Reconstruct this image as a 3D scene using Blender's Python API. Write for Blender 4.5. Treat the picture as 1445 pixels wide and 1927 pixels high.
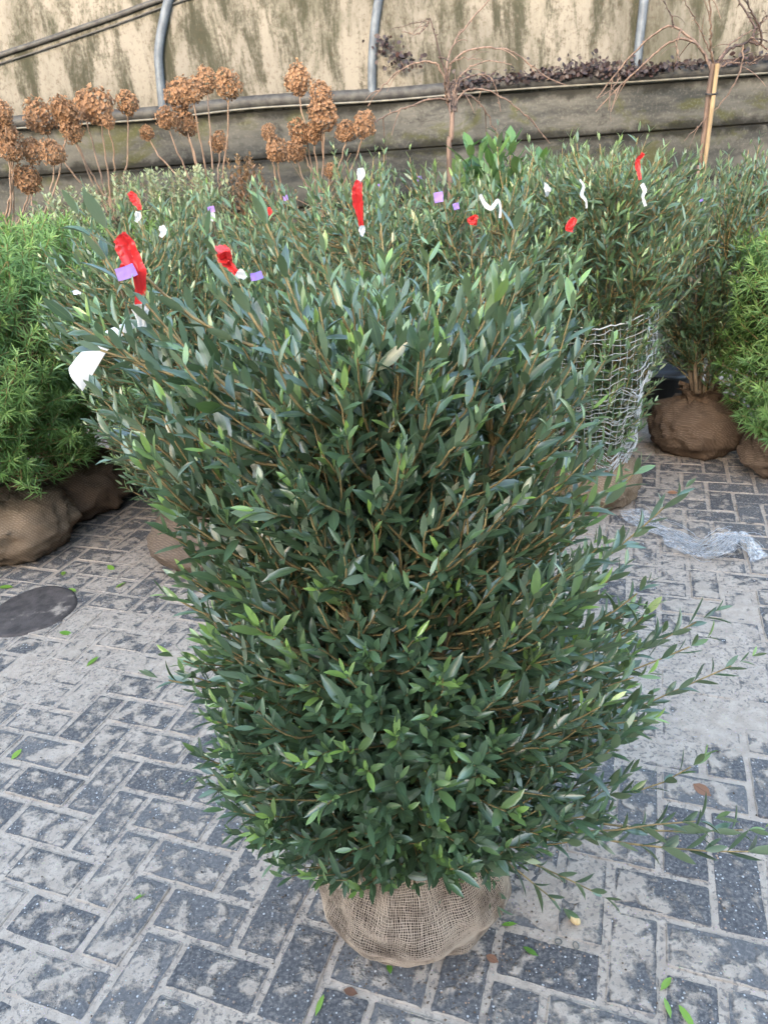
import bpy, math
import numpy as np
from mathutils import Vector, Matrix, noise as mnoise
from mathutils.bvhtree import BVHTree

for o in list(bpy.data.objects):
    bpy.data.objects.remove(o)
S = bpy.context.scene
COL = S.collection
A3 = np.array

# ------------------------------------------------------------------ camera
PITCH, ROLL, CAM_H, FPX = math.radians(25.7), math.radians(-4.9), 1.516, 1336.0
_f = A3([0, math.cos(PITCH), -math.sin(PITCH)])
_u = A3([0, math.sin(PITCH), math.cos(PITCH)])
_x = A3([1.0, 0, 0])
CX = _x * math.cos(ROLL) + _u * math.sin(ROLL)
CU = -_x * math.sin(ROLL) + _u * math.cos(ROLL)
CPOS = A3([0, 0, CAM_H])
cam = bpy.data.cameras.new('camera')
cam.sensor_fit = 'VERTICAL'
cam.sensor_height = 24.0
cam.lens = 24.0 * FPX / 1927.0
cam.clip_start, cam.clip_end = 0.05, 300
cam.dof.use_dof = True
cam.dof.focus_distance = 1.27
cam.dof.aperture_fstop = 9.0
co = bpy.data.objects.new('camera', cam)
COL.objects.link(co)
co.matrix_world = Matrix(((CX[0], CU[0], -_f[0], 0), (CX[1], CU[1], -_f[1], 0), (CX[2], CU[2], -_f[2], CAM_H), (0, 0, 0, 1)))
S.camera = co

# ------------------------------------------------------------------ light
SUN_EL, SUN_AZ = math.radians(13.0), math.radians(200.0)    # azimuth from +Y towards +X: behind the camera, a little to the left
sd = Vector((math.sin(SUN_AZ) * math.cos(SUN_EL), math.cos(SUN_AZ) * math.cos(SUN_EL), math.sin(SUN_EL)))
W = bpy.data.worlds.new('World')
S.world = W
W.use_nodes = True
nt = W.node_tree
bg = nt.nodes['Background']
sk = nt.nodes.new('ShaderNodeTexSky')
sk.sky_type = 'NISHITA'
sk.sun_disc = False
sk.sun_elevation = SUN_EL
sk.sun_rotation = SUN_AZ
sk.dust_density = 2.2
sk.air_density = 1.0
sk.ozone_density = 0.2
nt.links.new(sk.outputs[0], bg.inputs[0])
bg.inputs[1].default_value = 0.15
sl = bpy.data.lights.new('sun', 'SUN')
sl.energy = 0.36
sl.angle = math.radians(2.5)
sl.color = (1.0, 0.96, 0.91)
so = bpy.data.objects.new('sun', sl)
COL.objects.link(so)
so.rotation_euler = (-sd).to_track_quat('-Z', 'Y').to_euler()
so.location = (0, 0, 20)
S.view_settings.view_transform = 'Standard'
S.view_settings.look = 'None'
S.view_settings.gamma = 1.0
S.view_settings.use_curve_mapping = False
S.view_settings.exposure = 3.5
S.render.engine = 'CYCLES'
S.cycles.max_bounces = 6
S.cycles.diffuse_bounces = 3
S.cycles.glossy_bounces = 2
S.cycles.transparent_max_bounces = 6
S.cycles.use_denoising = True

# ------------------------------------------------------------------ positions measured from the photograph
def ray(px, py):
    return _f + CX * (px - 722.5) / FPX - CU * (py - 963.5) / FPX
def G(px, py, z=0.0):
    d = ray(px, py)
    return CPOS + d * (z - CAM_H) / d[2]
def at(px, py, Y):
    d = ray(px, py)
    return CPOS + d * Y / d[1]
def proj(P):
    d = np.asarray(P, float) - CPOS
    z = d @ _f
    return 722.5 + FPX * (d @ CX) / z, 963.5 - FPX * (d @ CU) / z, z

# ------------------------------------------------------------------ mesh helpers
def nrm(v):
    return v / np.maximum(np.linalg.norm(v, axis=-1, keepdims=True), 1e-9)

def mesh(name, V, F, mat=None, tint=None, smooth=True):
    """V (n,3); F list of (m,k) integer arrays"""
    V = np.asarray(V, dtype=np.float32)
    if not isinstance(F, list):
        F = [F]
    F = [np.asarray(f, dtype=np.int32) for f in F if len(f)]
    me = bpy.data.meshes.new(name)
    me.vertices.add(len(V))
    me.vertices.foreach_set('co', V.ravel())
    nl = sum(f.size for f in F)
    npoly = sum(len(f) for f in F)
    me.loops.add(nl)
    me.loops.foreach_set('vertex_index', np.concatenate([f.ravel() for f in F]))
    me.polygons.add(npoly)
    tot = np.concatenate([np.full(len(f), f.shape[1], np.int32) for f in F])
    st = np.concatenate([[0], np.cumsum(tot)[:-1]]).astype(np.int32)
    me.polygons.foreach_set('loop_start', st)
    me.polygons.foreach_set('loop_total', tot)
    me.polygons.foreach_set('use_smooth', np.full(npoly, smooth, dtype=bool))
    me.update(calc_edges=True)
    if tint is not None:
        a = me.color_attributes.new('tint', 'FLOAT_COLOR', 'POINT')
        a.data.foreach_set('color', np.asarray(tint, np.float32).ravel())
    if mat:
        me.materials.append(mat)
    me.validate()
    return me

def link(name, me, parent=None, loc=(0, 0, 0), **props):
    o = bpy.data.objects.new(name, me)
    COL.objects.link(o)
    if parent is not None:
        o.parent = parent
    o.location = loc
    for k, v in props.items():
        if v is not None:
            o[k] = v
    return o

def thing(name, label, cat, loc=(0, 0, 0), group=None):
    return link(name, None, None, loc, label=label, category=cat, group=group)

class Acc:
    """collects geometry for one mesh"""
    def __init__(s):
        s.V, s.Q, s.T, s.n, s.C = [], [], [], 0, []
    def add(s, V, F, c=None):
        V = np.asarray(V, float)
        F = np.asarray(F, int)
        s.V.append(V)
        (s.Q if F.shape[1] == 4 else s.T).append(F + s.n)
        s.n += len(V)
        if c is not None:
            s.C.append(np.tile(np.asarray(c, float), (len(V), 1)) if np.ndim(c) == 1 else c)
    def mesh(s, name, mat=None, smooth=True, off=(0, 0, 0)):
        F = []
        if s.Q: F.append(np.concatenate(s.Q))
        if s.T: F.append(np.concatenate(s.T))
        return mesh(name, np.concatenate(s.V) - A3(off), F, mat, np.concatenate(s.C) if s.C else None, smooth)

def tube(P, R, n=5, cap=True):
    P = np.asarray(P, float)
    k = len(P)
    R = np.broadcast_to(np.asarray(R, float), (k,))
    T = nrm(np.gradient(P, axis=0))
    ref = A3([0.31, 0.17, 0.93]) if abs(T[:, 2]).mean() < 0.8 else A3([0.9, 0.3, 0.1])
    a = nrm(np.cross(T, ref))
    b = np.cross(T, a)
    th = np.linspace(0, 2 * math.pi, n, endpoint=False)
    V = P[:, None, :] + R[:, None, None] * (np.cos(th)[None, :, None] * a[:, None, :] + np.sin(th)[None, :, None] * b[:, None, :])
    i = np.arange(k - 1)[:, None] * n
    j = np.arange(n)[None, :]
    j2 = (j + 1) % n
    F = np.stack([i + j, i + j2, i + n + j2, i + n + j], axis=-1).reshape(-1, 4)
    return V.reshape(-1, 3), F

def smooth_path(P, m=24):
    """Catmull-Rom through the points"""
    P = np.asarray(P, float)
    if len(P) == 2:
        t = np.linspace(0, 1, m)[:, None]
        return P[0] * (1 - t) + P[1] * t
    Q = np.vstack([2 * P[0] - P[1], P, 2 * P[-1] - P[-2]])
    out = []
    seg = len(P) - 1
    per = max(2, m // seg)
    for s in range(seg):
        p0, p1, p2, p3 = Q[s:s + 4]
        for t in np.linspace(0, 1, per, endpoint=False):
            out.append(0.5 * (2 * p1 + (p2 - p0) * t + (2 * p0 - 5 * p1 + 4 * p2 - p3) * t * t + (3 * p1 - p0 - 3 * p2 + p3) * t ** 3))
    out.append(P[-1])
    return A3(out)

def box(x0, x1, y0, y1, z0, z1):
    V = A3([[x, y, z] for z in (z0, z1) for y in (y0, y1) for x in (x0, x1)], float)
    F = A3([[0, 2, 3, 1], [4, 5, 7, 6], [0, 1, 5, 4], [2, 6, 7, 3], [0, 4, 6, 2], [1, 3, 7, 5]])
    return V, F

def fbm(p, oct=4, H=0.9):
    return mnoise.fractal(Vector(p), H, 2.1, oct)

# ------------------------------------------------------------------ materials
class N:
    def __init__(s, name):
        s.m = bpy.data.materials.new(name)
        s.m.use_nodes = True
        s.t = s.m.node_tree
        s.b = s.t.nodes['Principled BSDF']
        s.out = s.t.nodes['Material Output']
    def n(s, typ, ins=None, **kw):
        nd = s.t.nodes.new(typ)
        for k, v in kw.items():
            setattr(nd, k, v)
        for k, v in (ins or {}).items():
            s.set(nd.inputs[k], v)
        return nd
    def set(s, sock, v):
        if isinstance(v, bpy.types.NodeSocket):
            s.t.links.new(v, sock)
        else:
            sock.default_value = v
    def P(s, **kw):
        for k, v in kw.items():
            s.set(s.b.inputs[k.replace('_', ' ')], v)
        return s
    def math(s, op, a, b=0.0, c=None, clamp=False):
        nd = s.n('ShaderNodeMath', operation=op, use_clamp=clamp)
        s.set(nd.inputs[0], a); s.set(nd.inputs[1], b)
        if c is not None: s.set(nd.inputs[2], c)
        return nd.outputs[0]
    def mix(s, f, a, b, bt='MIX'):
        nd = s.n('ShaderNodeMix', data_type='RGBA', blend_type=bt)
        s.set(nd.inputs[0], f)
        s.set(nd.inputs[6], a if not isinstance(a, tuple) else (*a, 1)[:4])
        s.set(nd.inputs[7], b if not isinstance(b, tuple) else (*b, 1)[:4])
        return nd.outputs[2]
    def smooth(s, v, lo, hi, a=0.0, b=1.0):
        nd = s.n('ShaderNodeMapRange', interpolation_type='SMOOTHSTEP')
        s.set(nd.inputs[0], v)
        for i, q in enumerate((lo, hi, a, b)): s.set(nd.inputs[1 + i], q)
        return nd.outputs[0]
    def noise(s, vec, scale, detail=3.0, rough=0.55, dist=0.0):
        nd = s.n('ShaderNodeTexNoise', {'Scale': scale, 'Detail': detail, 'Roughness': rough, 'Distortion': dist})
        s.t.links.new(vec, nd.inputs['Vector'])
        return nd.outputs[0]
    def pos(s, sc=(1, 1, 1)):
        g = s.n('ShaderNodeNewGeometry').outputs['Position']
        return s.scale(g, sc)
    def obj(s, sc=(1, 1, 1)):
        return s.scale(s.n('ShaderNodeTexCoord').outputs['Object'], sc)
    def scale(s, v, sc):
        if sc == (1, 1, 1): return v
        nd = s.n('ShaderNodeVectorMath', operation='MULTIPLY')
        s.t.links.new(v, nd.inputs[0]); nd.inputs[1].default_value = sc
        return nd.outputs[0]
    def bump(s, h, strength=0.5, dist=0.01):
        nd = s.n('ShaderNodeBump', {'Strength': strength, 'Distance': dist, 'Height': h})
        s.t.links.new(nd.outputs[0], s.b.inputs['Normal'])
        return s

def leaf_mat(name, top, young, under, rib, rough=0.42, trans=0.18, spec=0.5, var=0.35):
    k = N(name)
    at_ = k.n('ShaderNodeAttribute', attribute_name='tint')
    sp = k.n('ShaderNodeSeparateColor')
    k.t.links.new(at_.outputs['Color'], sp.inputs[0])
    rnd, youth, mid = sp.outputs
    back = k.n('ShaderNodeNewGeometry').outputs['Backfacing']
    dark = tuple(c * (1 - var) for c in top)
    lite = tuple(min(1, c * (1 + var)) for c in top)
    c = k.mix(rnd, dark, lite)
    c = k.mix(youth, c, young)
    mott = k.noise(k.obj(), 55.0, 2.0)
    c = k.mix(k.smooth(mott, 0.35, 0.75, 0.0, 0.22), c, tuple(v * 1.7 for v in top))
    c = k.mix(k.smooth(mid, 0.86, 0.95, 0.0, 0.55), c, rib)
    c = k.mix(k.math('MULTIPLY', back, 0.85), c, under)
    k.P(Base_Color=c, Roughness=k.math('MULTIPLY_ADD', back, 0.2, rough))
    k.b.inputs['Specular IOR Level'].default_value = spec
    if trans:
        tr = k.n('ShaderNodeBsdfTranslucent')
        k.t.links.new(k.mix(0.5, c, young), tr.inputs[0])
        mx = k.n('ShaderNodeMixShader', {0: trans})
        k.t.links.new(k.b.outputs[0], mx.inputs[1]); k.t.links.new(tr.outputs[0], mx.inputs[2])
        k.t.links.new(mx.outputs[0], k.out.inputs[0])
    return k.m

M_LEAF = leaf_mat('evergreen leaf', (0.049, 0.090, 0.048), (0.22, 0.35, 0.065), (0.125, 0.18, 0.105), (0.12, 0.18, 0.08), rough=0.30, spec=1.0, trans=0.10)
M_LEAF2 = leaf_mat('evergreen leaf far', (0.066, 0.122, 0.056), (0.23, 0.35, 0.09), (0.15, 0.20, 0.12), (0.12, 0.17, 0.08), rough=0.30, spec=0.9, trans=0.12)
M_CHOI = leaf_mat('narrow leaf', (0.085, 0.18, 0.050), (0.29, 0.44, 0.13), (0.13, 0.24, 0.06), (0.12, 0.22, 0.06), rough=0.42, trans=0.25)
M_LAUREL = leaf_mat('laurel leaf', (0.055, 0.13, 0.04), (0.14, 0.26, 0.05), (0.13, 0.22, 0.09), (0.14, 0.22, 0.09), rough=0.35)
M_PALE = leaf_mat('pale small leaf', (0.24, 0.29, 0.17), (0.34, 0.34, 0.18), (0.30, 0.34, 0.22), (0.3, 0.33, 0.2), rough=0.6)
M_RUST = leaf_mat('rusty leaf', (0.20, 0.12, 0.07), (0.30, 0.20, 0.09), (0.24, 0.16, 0.1), (0.2, 0.12, 0.08), rough=0.6)
M_IVY = leaf_mat('withered ivy leaf', (0.015, 0.0095, 0.011), (0.04, 0.017, 0.016), (0.022, 0.013, 0.013), (0.02, 0.012, 0.012), rough=0.6, trans=0)
M_SEPAL = leaf_mat('dry sepal', (0.235, 0.135, 0.078), (0.42, 0.285, 0.18), (0.30, 0.18, 0.11), (0.22, 0.11, 0.05), rough=0.75, trans=0.25, spec=0.25, var=0.45)
M_GRASSB = leaf_mat('fresh fallen leaf', (0.10, 0.22, 0.03), (0.3, 0.45, 0.06), (0.14, 0.26, 0.08), (0.15, 0.28, 0.06), rough=0.45)
M_BROWNLEAF = leaf_mat('brown fallen leaf', (0.13, 0.06, 0.035), (0.3, 0.15, 0.08), (0.16, 0.09, 0.06), (0.1, 0.05, 0.03), rough=0.7, trans=0)

def twig_mat(name, c1, c2, sc=60):
    k = N(name)
    n1 = k.noise(k.pos((1, 1, 0.3)), sc, 3)
    k.P(Base_Color=k.mix(k.smooth(n1, 0.35, 0.65), c1, c2), Roughness=0.7)
    k.bump(n1, 0.4, 0.002)
    return k.m
M_TWIG = twig_mat('young twig', (0.20, 0.14, 0.06), (0.31, 0.23, 0.10))
M_STEM = twig_mat('grey brown stem', (0.135, 0.10, 0.07), (0.24, 0.185, 0.13))
M_DRYSTEM = twig_mat('dry flower stem', (0.18, 0.115, 0.082), (0.28, 0.195, 0.145))
M_WEEP = twig_mat('weeping twig bark', (0.085, 0.055, 0.044), (0.17, 0.115, 0.09), 40)
M_DARKTWIG = twig_mat('dark old twig', (0.03, 0.018, 0.016), (0.06, 0.037, 0.032), 40)
M_CANE = twig_mat('bamboo cane', (0.22, 0.155, 0.085), (0.32, 0.235, 0.135), 20)

def plastic(name, c, rough=0.35, trans=0.3):
    k = N(name)
    n1 = k.noise(k.obj(), 70, 3)
    cc = k.mix(n1, tuple(v * 0.8 for v in c), tuple(min(1, v * 1.1) for v in c))
    k.P(Base_Color=cc, Roughness=rough)
    k.bump(n1, 0.35, 0.004)
    if trans:
        tr = k.n('ShaderNodeBsdfTranslucent'); k.t.links.new(cc, tr.inputs[0])
        mx = k.n('ShaderNodeMixShader', {0: trans})
        k.t.links.new(k.b.outputs[0], mx.inputs[1]); k.t.links.new(tr.outputs[0], mx.inputs[2])
        k.t.links.new(mx.outputs[0], k.out.inputs[0])
    return k.m
M_RED = plastic('red plastic tape', (0.78, 0.045, 0.045))
M_WHITE = plastic('white plastic tape', (0.80, 0.80, 0.80))
M_PURPLE = plastic('purple tape', (0.33, 0.20, 0.62), 0.5, 0.1)
M_PAPER = plastic('white label paper', (0.80, 0.81, 0.82), 0.6, 0.15)
M_NET = plastic('white plastic net', (0.62, 0.64, 0.66), 0.4, 0.1)

def burlap_mat(name, c1, c2, weave=0.5):
    k = N(name)
    p = k.obj()
    big = k.noise(p, 9, 4, 0.6)
    c = k.mix(k.smooth(big, 0.33, 0.62), c1, c2)
    w1 = k.n('ShaderNodeTexWave', {'Scale': 38.0, 'Distortion': 2.0, 'Detail': 2.0}, bands_direction='Z')
    w2 = k.n('ShaderNodeTexWave', {'Scale': 34.0, 'Distortion': 2.0, 'Detail': 2.0}, bands_direction='DIAGONAL')
    k.t.links.new(p, w1.inputs[0]); k.t.links.new(p, w2.inputs[0])
    w = k.math('MULTIPLY', w1.outputs[1], w2.outputs[1])
    c = k.mix(k.smooth(w, 0.1, 0.6, 0.0, weave * .45), tuple(v * 0.6 for v in c1), c) if weave else c
    blot = k.noise(p, 3.2, 5, 0.65)
    c = k.mix(k.smooth(blot, 0.54, 0.68, 0.0, 0.6), c, tuple(v * 0.35 for v in c1))

    k.P(Base_Color=c, Roughness=0.95)
    k.b.inputs['Specular IOR Level'].default_value = 0.1
    k.bump(k.math('ADD', k.math('MULTIPLY', w, 0.5), k.noise(p, 40, 3)), 0.5, 0.006)
    return k.m
M_BURLAP = burlap_mat('burlap', (0.31, 0.225, 0.155), (0.58, 0.455, 0.34))
M_BURLAP_DARK = burlap_mat('damp burlap', (0.20, 0.14, 0.10), (0.44, 0.33, 0.24))
M_BURLAP_GREY = burlap_mat('grey burlap', (0.20, 0.15, 0.115), (0.36, 0.28, 0.22))
M_SOILBALL = burlap_mat('soil under jute', (0.09, 0.066, 0.052), (0.28, 0.215, 0.17), 0.25)
def jute_mat():
    k = N('jute thread')
    n1 = k.noise(k.pos(), 14, 4, 0.6)
    k.P(Base_Color=k.mix(k.smooth(n1, 0.32, 0.6), (0.20, 0.145, 0.105), (0.45, 0.35, 0.265)), Roughness=0.95)
    return k.m
M_JUTE = jute_mat()

def sand_nodes(k, p):
    n1 = k.noise(p, 26, 5, 0.6)
    n2 = k.noise(p, 160, 3, 0.6)
    c = k.mix(k.smooth(n1, 0.3, 0.7), (0.325, 0.272, 0.225), (0.425, 0.36, 0.30))
    c = k.mix(k.smooth(n2, 0.60, 0.74, 0.0, 0.75), c, (0.13, 0.125, 0.125))
    v = k.n('ShaderNodeTexVoronoi', {'Scale': 140.0}); k.t.links.new(p, v.inputs['Vector'])
    c = k.mix(k.smooth(v.outputs['Distance'], 0.05, 0.13, 0.7, 0.0), c, v.outputs['Color'])
    pit = k.math('MULTIPLY', k.smooth(k.noise(p, 85, 2, 0.6, 0.3), 0.53, 0.63), k.smooth(k.noise(p, 2.6, 3), 0.36, 0.52))
    c = k.mix(k.math('MULTIPLY', pit, 0.55), c, (0.085, 0.085, 0.092))
    return c, n1, k.math('SUBTRACT', n2, pit)
def sand_mat():
    k = N('joint sand')
    p = k.pos()
    c, n1, n2 = sand_nodes(k, p)
    k.P(Base_Color=c, Roughness=0.95)
    k.b.inputs['Specular IOR Level'].default_value = 0.15
    k.bump(k.math('ADD', n1, k.math('MULTIPLY', n2, 0.4)), 0.6, 0.006)
    return k.m
M_SAND = sand_mat()
def paver_mat():
    k = N('dark concrete paver dusted with sand')
    p = k.pos()
    sc, s1, s2 = sand_nodes(k, p)
    rnd = k.n('ShaderNodeObjectInfo').outputs['Random']
    base = k.mix(rnd, (0.046, 0.045, 0.049), (0.108, 0.104, 0.104))
    g = k.noise(p, 120, 4, 0.65)
    base = k.mix(k.smooth(g, 0.3, 0.7, 0.0, 0.6), base, (0.15, 0.15, 0.155))
    # exposed aggregate
    v = k.n('ShaderNodeTexVoronoi', {'Scale': 150.0, 'Randomness': 1.0}); k.t.links.new(p, v.inputs['Vector'])
    sepv = k.n('ShaderNodeSeparateColor'); k.t.links.new(v.outputs['Color'], sepv.inputs[0])
    size = k.math('MULTIPLY_ADD', k.math('POWER', sepv.outputs[0], 3.5), 0.42, 0.02)
    chip = k.smooth(k.math('SUBTRACT', v.outputs['Distance'], size), -0.05, 0.04, 1.0, 0.0)
    chipc = k.mix(k.math('GREATER_THAN', sepv.outputs[1], 0.72), (0.55, 0.55, 0.55), (0.40, 0.25, 0.16))
    chipc = k.mix(sepv.outputs[2], k.mix(0.6, chipc, (0.12, 0.12, 0.125)), chipc)
    base = k.mix(k.math('MULTIPLY', chip, 0.85), base, chipc)
    # drifted sand
    oc = k.n('ShaderNodeTexCoord').outputs['Object']
    sx = k.n('ShaderNodeSeparateXYZ'); k.t.links.new(oc, sx.inputs[0])
    ex = k.math('SUBTRACT', 0.1022, k.math('ABSOLUTE', sx.outputs[0]))
    ey = k.math('SUBTRACT', 0.0495, k.math('ABSOLUTE', sx.outputs[1]))
    e = k.math('MINIMUM', ex, ey)
    ring = k.smooth(e, 0.002, 0.016, 0.12, 0.0)
    edge = k.smooth(e, 0.0, 0.006, 0.30, 0.0)
    n0 = k.noise(p, 1.3, 2)
    n1 = k.noise(p, 19, 3, 0.5, 0.25)
    n2 = k.noise(p, 70, 4, 0.7)
    a = k.math('ADD', k.math('MULTIPLY', n1, 0.76), k.math('MULTIPLY', n2, 0.24))
    a = k.math('ADD', a, k.math('MULTIPLY', k.math('SUBTRACT', n0, 0.5), 0.55))
    a = k.math('ADD', a, k.math('MULTIPLY', k.math('SUBTRACT', rnd, 0.5), 0.10))
    a = k.math('ADD', k.math('SUBTRACT', a, ring), edge)
    for (cc, rr, aa) in [(G(90, 1740), .34, .15), (G(80, 1250), .45, .07), (G(1300, 1330), .5, .16), (G(1130, 1690), .22, .14), (G(250, 1180), .5, .05), (G(1400, 1150), .5, .08), (G(60, 1590), .2, .08)]:
        vd = k.n('ShaderNodeVectorMath', operation='DISTANCE'); k.t.links.new(p, vd.inputs[0]); vd.inputs[1].default_value = (cc[0], cc[1], 0)
        a = k.math('ADD', a, k.smooth(vd.outputs['Value'], rr * .2, rr, aa, 0.0))
    m = k.smooth(a, 0.455, 0.585, 0.0, 0.93)
    dust = k.mix(k.smooth(g, 0.45, 0.7, 0.0, 0.25), base, sc)
    c = k.mix(m, dust, sc)
    k.P(Base_Color=c, Roughness=k.math('MULTIPLY_ADD', m, 0.25, 0.7))
    k.b.inputs['Specular IOR Level'].default_value = 0.3
    h = k.math('ADD', k.math('MULTIPLY', m, 1.8), k.math('ADD', k.math('MULTIPLY', g, 0.35), k.math('MULTIPLY', chip, 0.2)))
    k.bump(h, 0.7, 0.005)
    return k.m
M_PAVER = paver_mat()
def ground_mat():
    k = N('yard dirt')
    n1 = k.noise(k.pos(), 3, 6, 0.6)
    k.P(Base_Color=k.mix(n1, (0.12, 0.11, 0.10), (0.30, 0.28, 0.25)), Roughness=0.95)
    return k.m
def film_mat():
    k = N('weathered tunnel film')
    p = k.pos()
    big = k.noise(k.pos((1, 1, 0.7)), 1.1, 3, 0.5)
    st = k.noise(k.pos((1, 1, 0.22)), 7, 5, 0.68, 0.4)
    st2 = k.noise(k.pos((1, 1, 0.35)), 28, 4, 0.7, 0.2)
    fine = k.noise(p, 45, 3, 0.7)
    c = k.mix(k.smooth(big, 0.35, 0.65), (0.155, 0.143, 0.124), (0.105, 0.100, 0.090))
    a = k.math('ADD', k.math('MULTIPLY', st, 0.55), k.math('MULTIPLY', st2, 0.45))
    a = k.math('ADD', a, k.math('MULTIPLY', k.math('SUBTRACT', big, 0.5), 0.5))
    c = k.mix(k.smooth(a, 0.38, 0.66, 0.0, 0.85), c, (0.050, 0.046, 0.033))
    c = k.mix(k.smooth(k.math('ADD', st, k.math('MULTIPLY', fine, 0.25)), 0.55, 0.75, 0.0, 0.8), c, (0.016, 0.018, 0.011))
    c = k.mix(k.smooth(fine, 0.52, 0.70, 0.0, 0.45), c, (0.055, 0.042, 0.030))
    pt = k.noise(k.pos((1, 1, 0.55)), 2.6, 6, 0.72, 0.5)
    c = k.mix(k.smooth(pt, 0.50, 0.74, 0.0, 0.6), c, (0.035, 0.038, 0.024))
    k.P(Base_Color=c, Roughness=0.75)
    k.b.inputs['Specular IOR Level'].default_value = 0.08
    k.bump(k.noise(k.pos((1, 1, 0.5)), 5, 2), 0.25, 0.04)
    return k.m
def board_mat():
    k = N('mossy weathered board')
    p = k.pos()
    st = k.noise(k.pos((0.35, 1, 1.4)), 6, 5, 0.65)
    ms = k.noise(k.pos((0.6, 1, 1)), 4.0, 5, 0.7, 0.6)
    fine = k.noise(p, 60, 3)
    c = k.mix(k.smooth(st, 0.35, 0.65), (0.034, 0.036, 0.036), (0.088, 0.087, 0.080))
    c = k.mix(k.smooth(ms, 0.50, 0.64, 0.0, 0.8), c, (0.055, 0.058, 0.024))
    c = k.mix(k.smooth(ms, 0.28, 0.42, 0.75, 0.0), c, (0.018, 0.018, 0.018))
    c = k.mix(k.smooth(fine, 0.5, 0.7, 0.0, 0.3), c, (0.15, 0.145, 0.13))
    sz = k.n('ShaderNodeSeparateXYZ'); k.t.links.new(p, sz.inputs[0])
    for zj, wd in ((1.625, .035), (1.32, .03), (1.90, .04)):
        dz = k.math('ABSOLUTE', k.math('SUBTRACT', k.math('ADD', sz.outputs[2], k.math('MULTIPLY', sz.outputs[0], 0.012)), zj))
        dz = k.math('ADD', dz, k.math('MULTIPLY', k.math('SUBTRACT', k.noise(k.pos((1, 1, 1)), 7, 5, 0.7), 0.5), 0.16))
        c = k.mix(k.smooth(dz, wd * .2, wd * 1.6, 0.85, 0.0), c, (0.012, 0.012, 0.011))
    k.P(Base_Color=c, Roughness=0.9)
    k.b.inputs['Specular IOR Level'].default_value = 0.1
    k.bump(st, 0.5, 0.02)
    return k.m
def simple(name, c1, c2, rough=0.6, metal=0.0, sc=20):
    k = N(name)
    n1 = k.noise(k.pos(), sc, 4, 0.6)
    k.P(Base_Color=k.mix(k.smooth(n1, 0.3, 0.7), c1, c2), Roughness=rough, Metallic=metal)
    k.bump(n1, 0.3, 0.004)
    return k.m
M_FILM, M_BOARD = film_mat(), board_mat()
M_HOOP = simple('galvanised tube', (0.060, 0.072, 0.09), (0.10, 0.118, 0.14), 0.55, 0.1)
M_HOOP.node_tree.nodes['Principled BSDF'].inputs['Specular IOR Level'].default_value = 0.2
M_BATTEN = simple('dark gutter strip', (0.016, 0.016, 0.018), (0.05, 0.05, 0.048), 0.7)
M_STRIP = simple('pale clamp strip', (0.09, 0.088, 0.076), (0.16, 0.155, 0.135), 0.6)
M_LID0 = simple('rusty dark iron', (0.035, 0.03, 0.03), (0.12, 0.10, 0.095), 0.7, 0.0, 25)
def lid_mat():
    k = N('sandy dark iron')
    p = k.pos()
    sc, _, _ = sand_nodes(k, p)
    n1 = k.noise(p, 18, 4, 0.65); n0 = k.noise(p, 5, 4, 0.6)
    c = k.mix(k.smooth(n1, 0.3, 0.7), (0.035, 0.029, 0.028), (0.085, 0.070, 0.066))
    c = k.mix(k.smooth(k.math('ADD', k.math('MULTIPLY', n0, .7), k.math('MULTIPLY', n1, .3)), 0.56, 0.66, 0.0, 0.75), c, sc)
    k.P(Base_Color=c, Roughness=0.85)
    k.bump(n1, 0.6, 0.008)
    return k.m
M_LID = lid_mat()
M_SHELL = simple('yellow shell', (0.50, 0.33, 0.14), (0.66, 0.50, 0.27), 0.5, 0.0, 90)
M_POT = simple('black plastic pot', (0.012, 0.012, 0.013), (0.03, 0.03, 0.03), 0.5)
M_WRAP = plastic('clear plastic wrap', (0.60, 0.62, 0.66), 0.25, 0.35)

# ------------------------------------------------------------------ large structure: ground and paving
xs = np.concatenate([np.linspace(-60, -6, 10), np.linspace(-5, 5, 11), np.linspace(6, 60, 10)])
gv = A3([[x, y, -0.07] for y in xs for x in xs])
n = len(xs)
ii = (np.arange(n - 1)[:, None] * n + np.arange(n - 1)[None, :]).ravel()
link('ground', mesh('ground', gv, np.stack([ii, ii + 1, ii + n + 1, ii + n], 1), ground_mat()), kind='structure')

BUMPS = [(G(90, 1740), 0.20, 0.0025), (G(60, 1250), 0.22, 0.0015), (G(1280, 1280), 0.33, 0.0020), (G(1150, 1700), 0.15, 0.0025),
         (G(330, 1240), 0.2, 0.001), (G(240, 1190), 0.25, 0.001), (G(1390, 1420), 0.3, 0.0015), (G(60, 1600), 0.15, 0.002), (G(1020, 1690), 0.12, 0.002)]
def sand_h(x, y):
    h = -0.0034 + 0.0018 * fbm((x * 5, y * 5, 0.3), 4) + 0.0012 * fbm((x * 26, y * 26, 3.3), 3)
    for c, r, a in BUMPS:
        d2 = ((x - c[0]) ** 2 + (y - c[1]) ** 2) / (r * r)
        if d2 < 6: h += a * math.exp(-d2)
    return h
gx = np.concatenate([np.linspace(-6, -2.4, 30, endpoint=False), np.arange(-2.4, 2.4, 0.0125), np.linspace(2.4, 6, 30)])
gy = np.concatenate([np.linspace(-3, 0.5, 30, endpoint=False), np.arange(0.5, 2.2, 0.0115), np.arange(2.2, 4.0, 0.02), np.linspace(4.0, 5.4, 15)])
V = np.empty((len(gy), len(gx), 3), np.float32)
for j, y in enumerate(gy):
    for i, x in enumerate(gx):
        V[j, i] = (x, y, sand_h(x, y))
n = len(gx)
ii = (np.arange(len(gy) - 1)[:, None] * n + np.arange(n - 1)[None, :]).ravel()
pavement = link('pavement', mesh('pavement', V.reshape(-1, 3), np.stack([ii, ii + 1, ii + n + 1, ii + n], 1), M_SAND), kind='structure')

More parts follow.
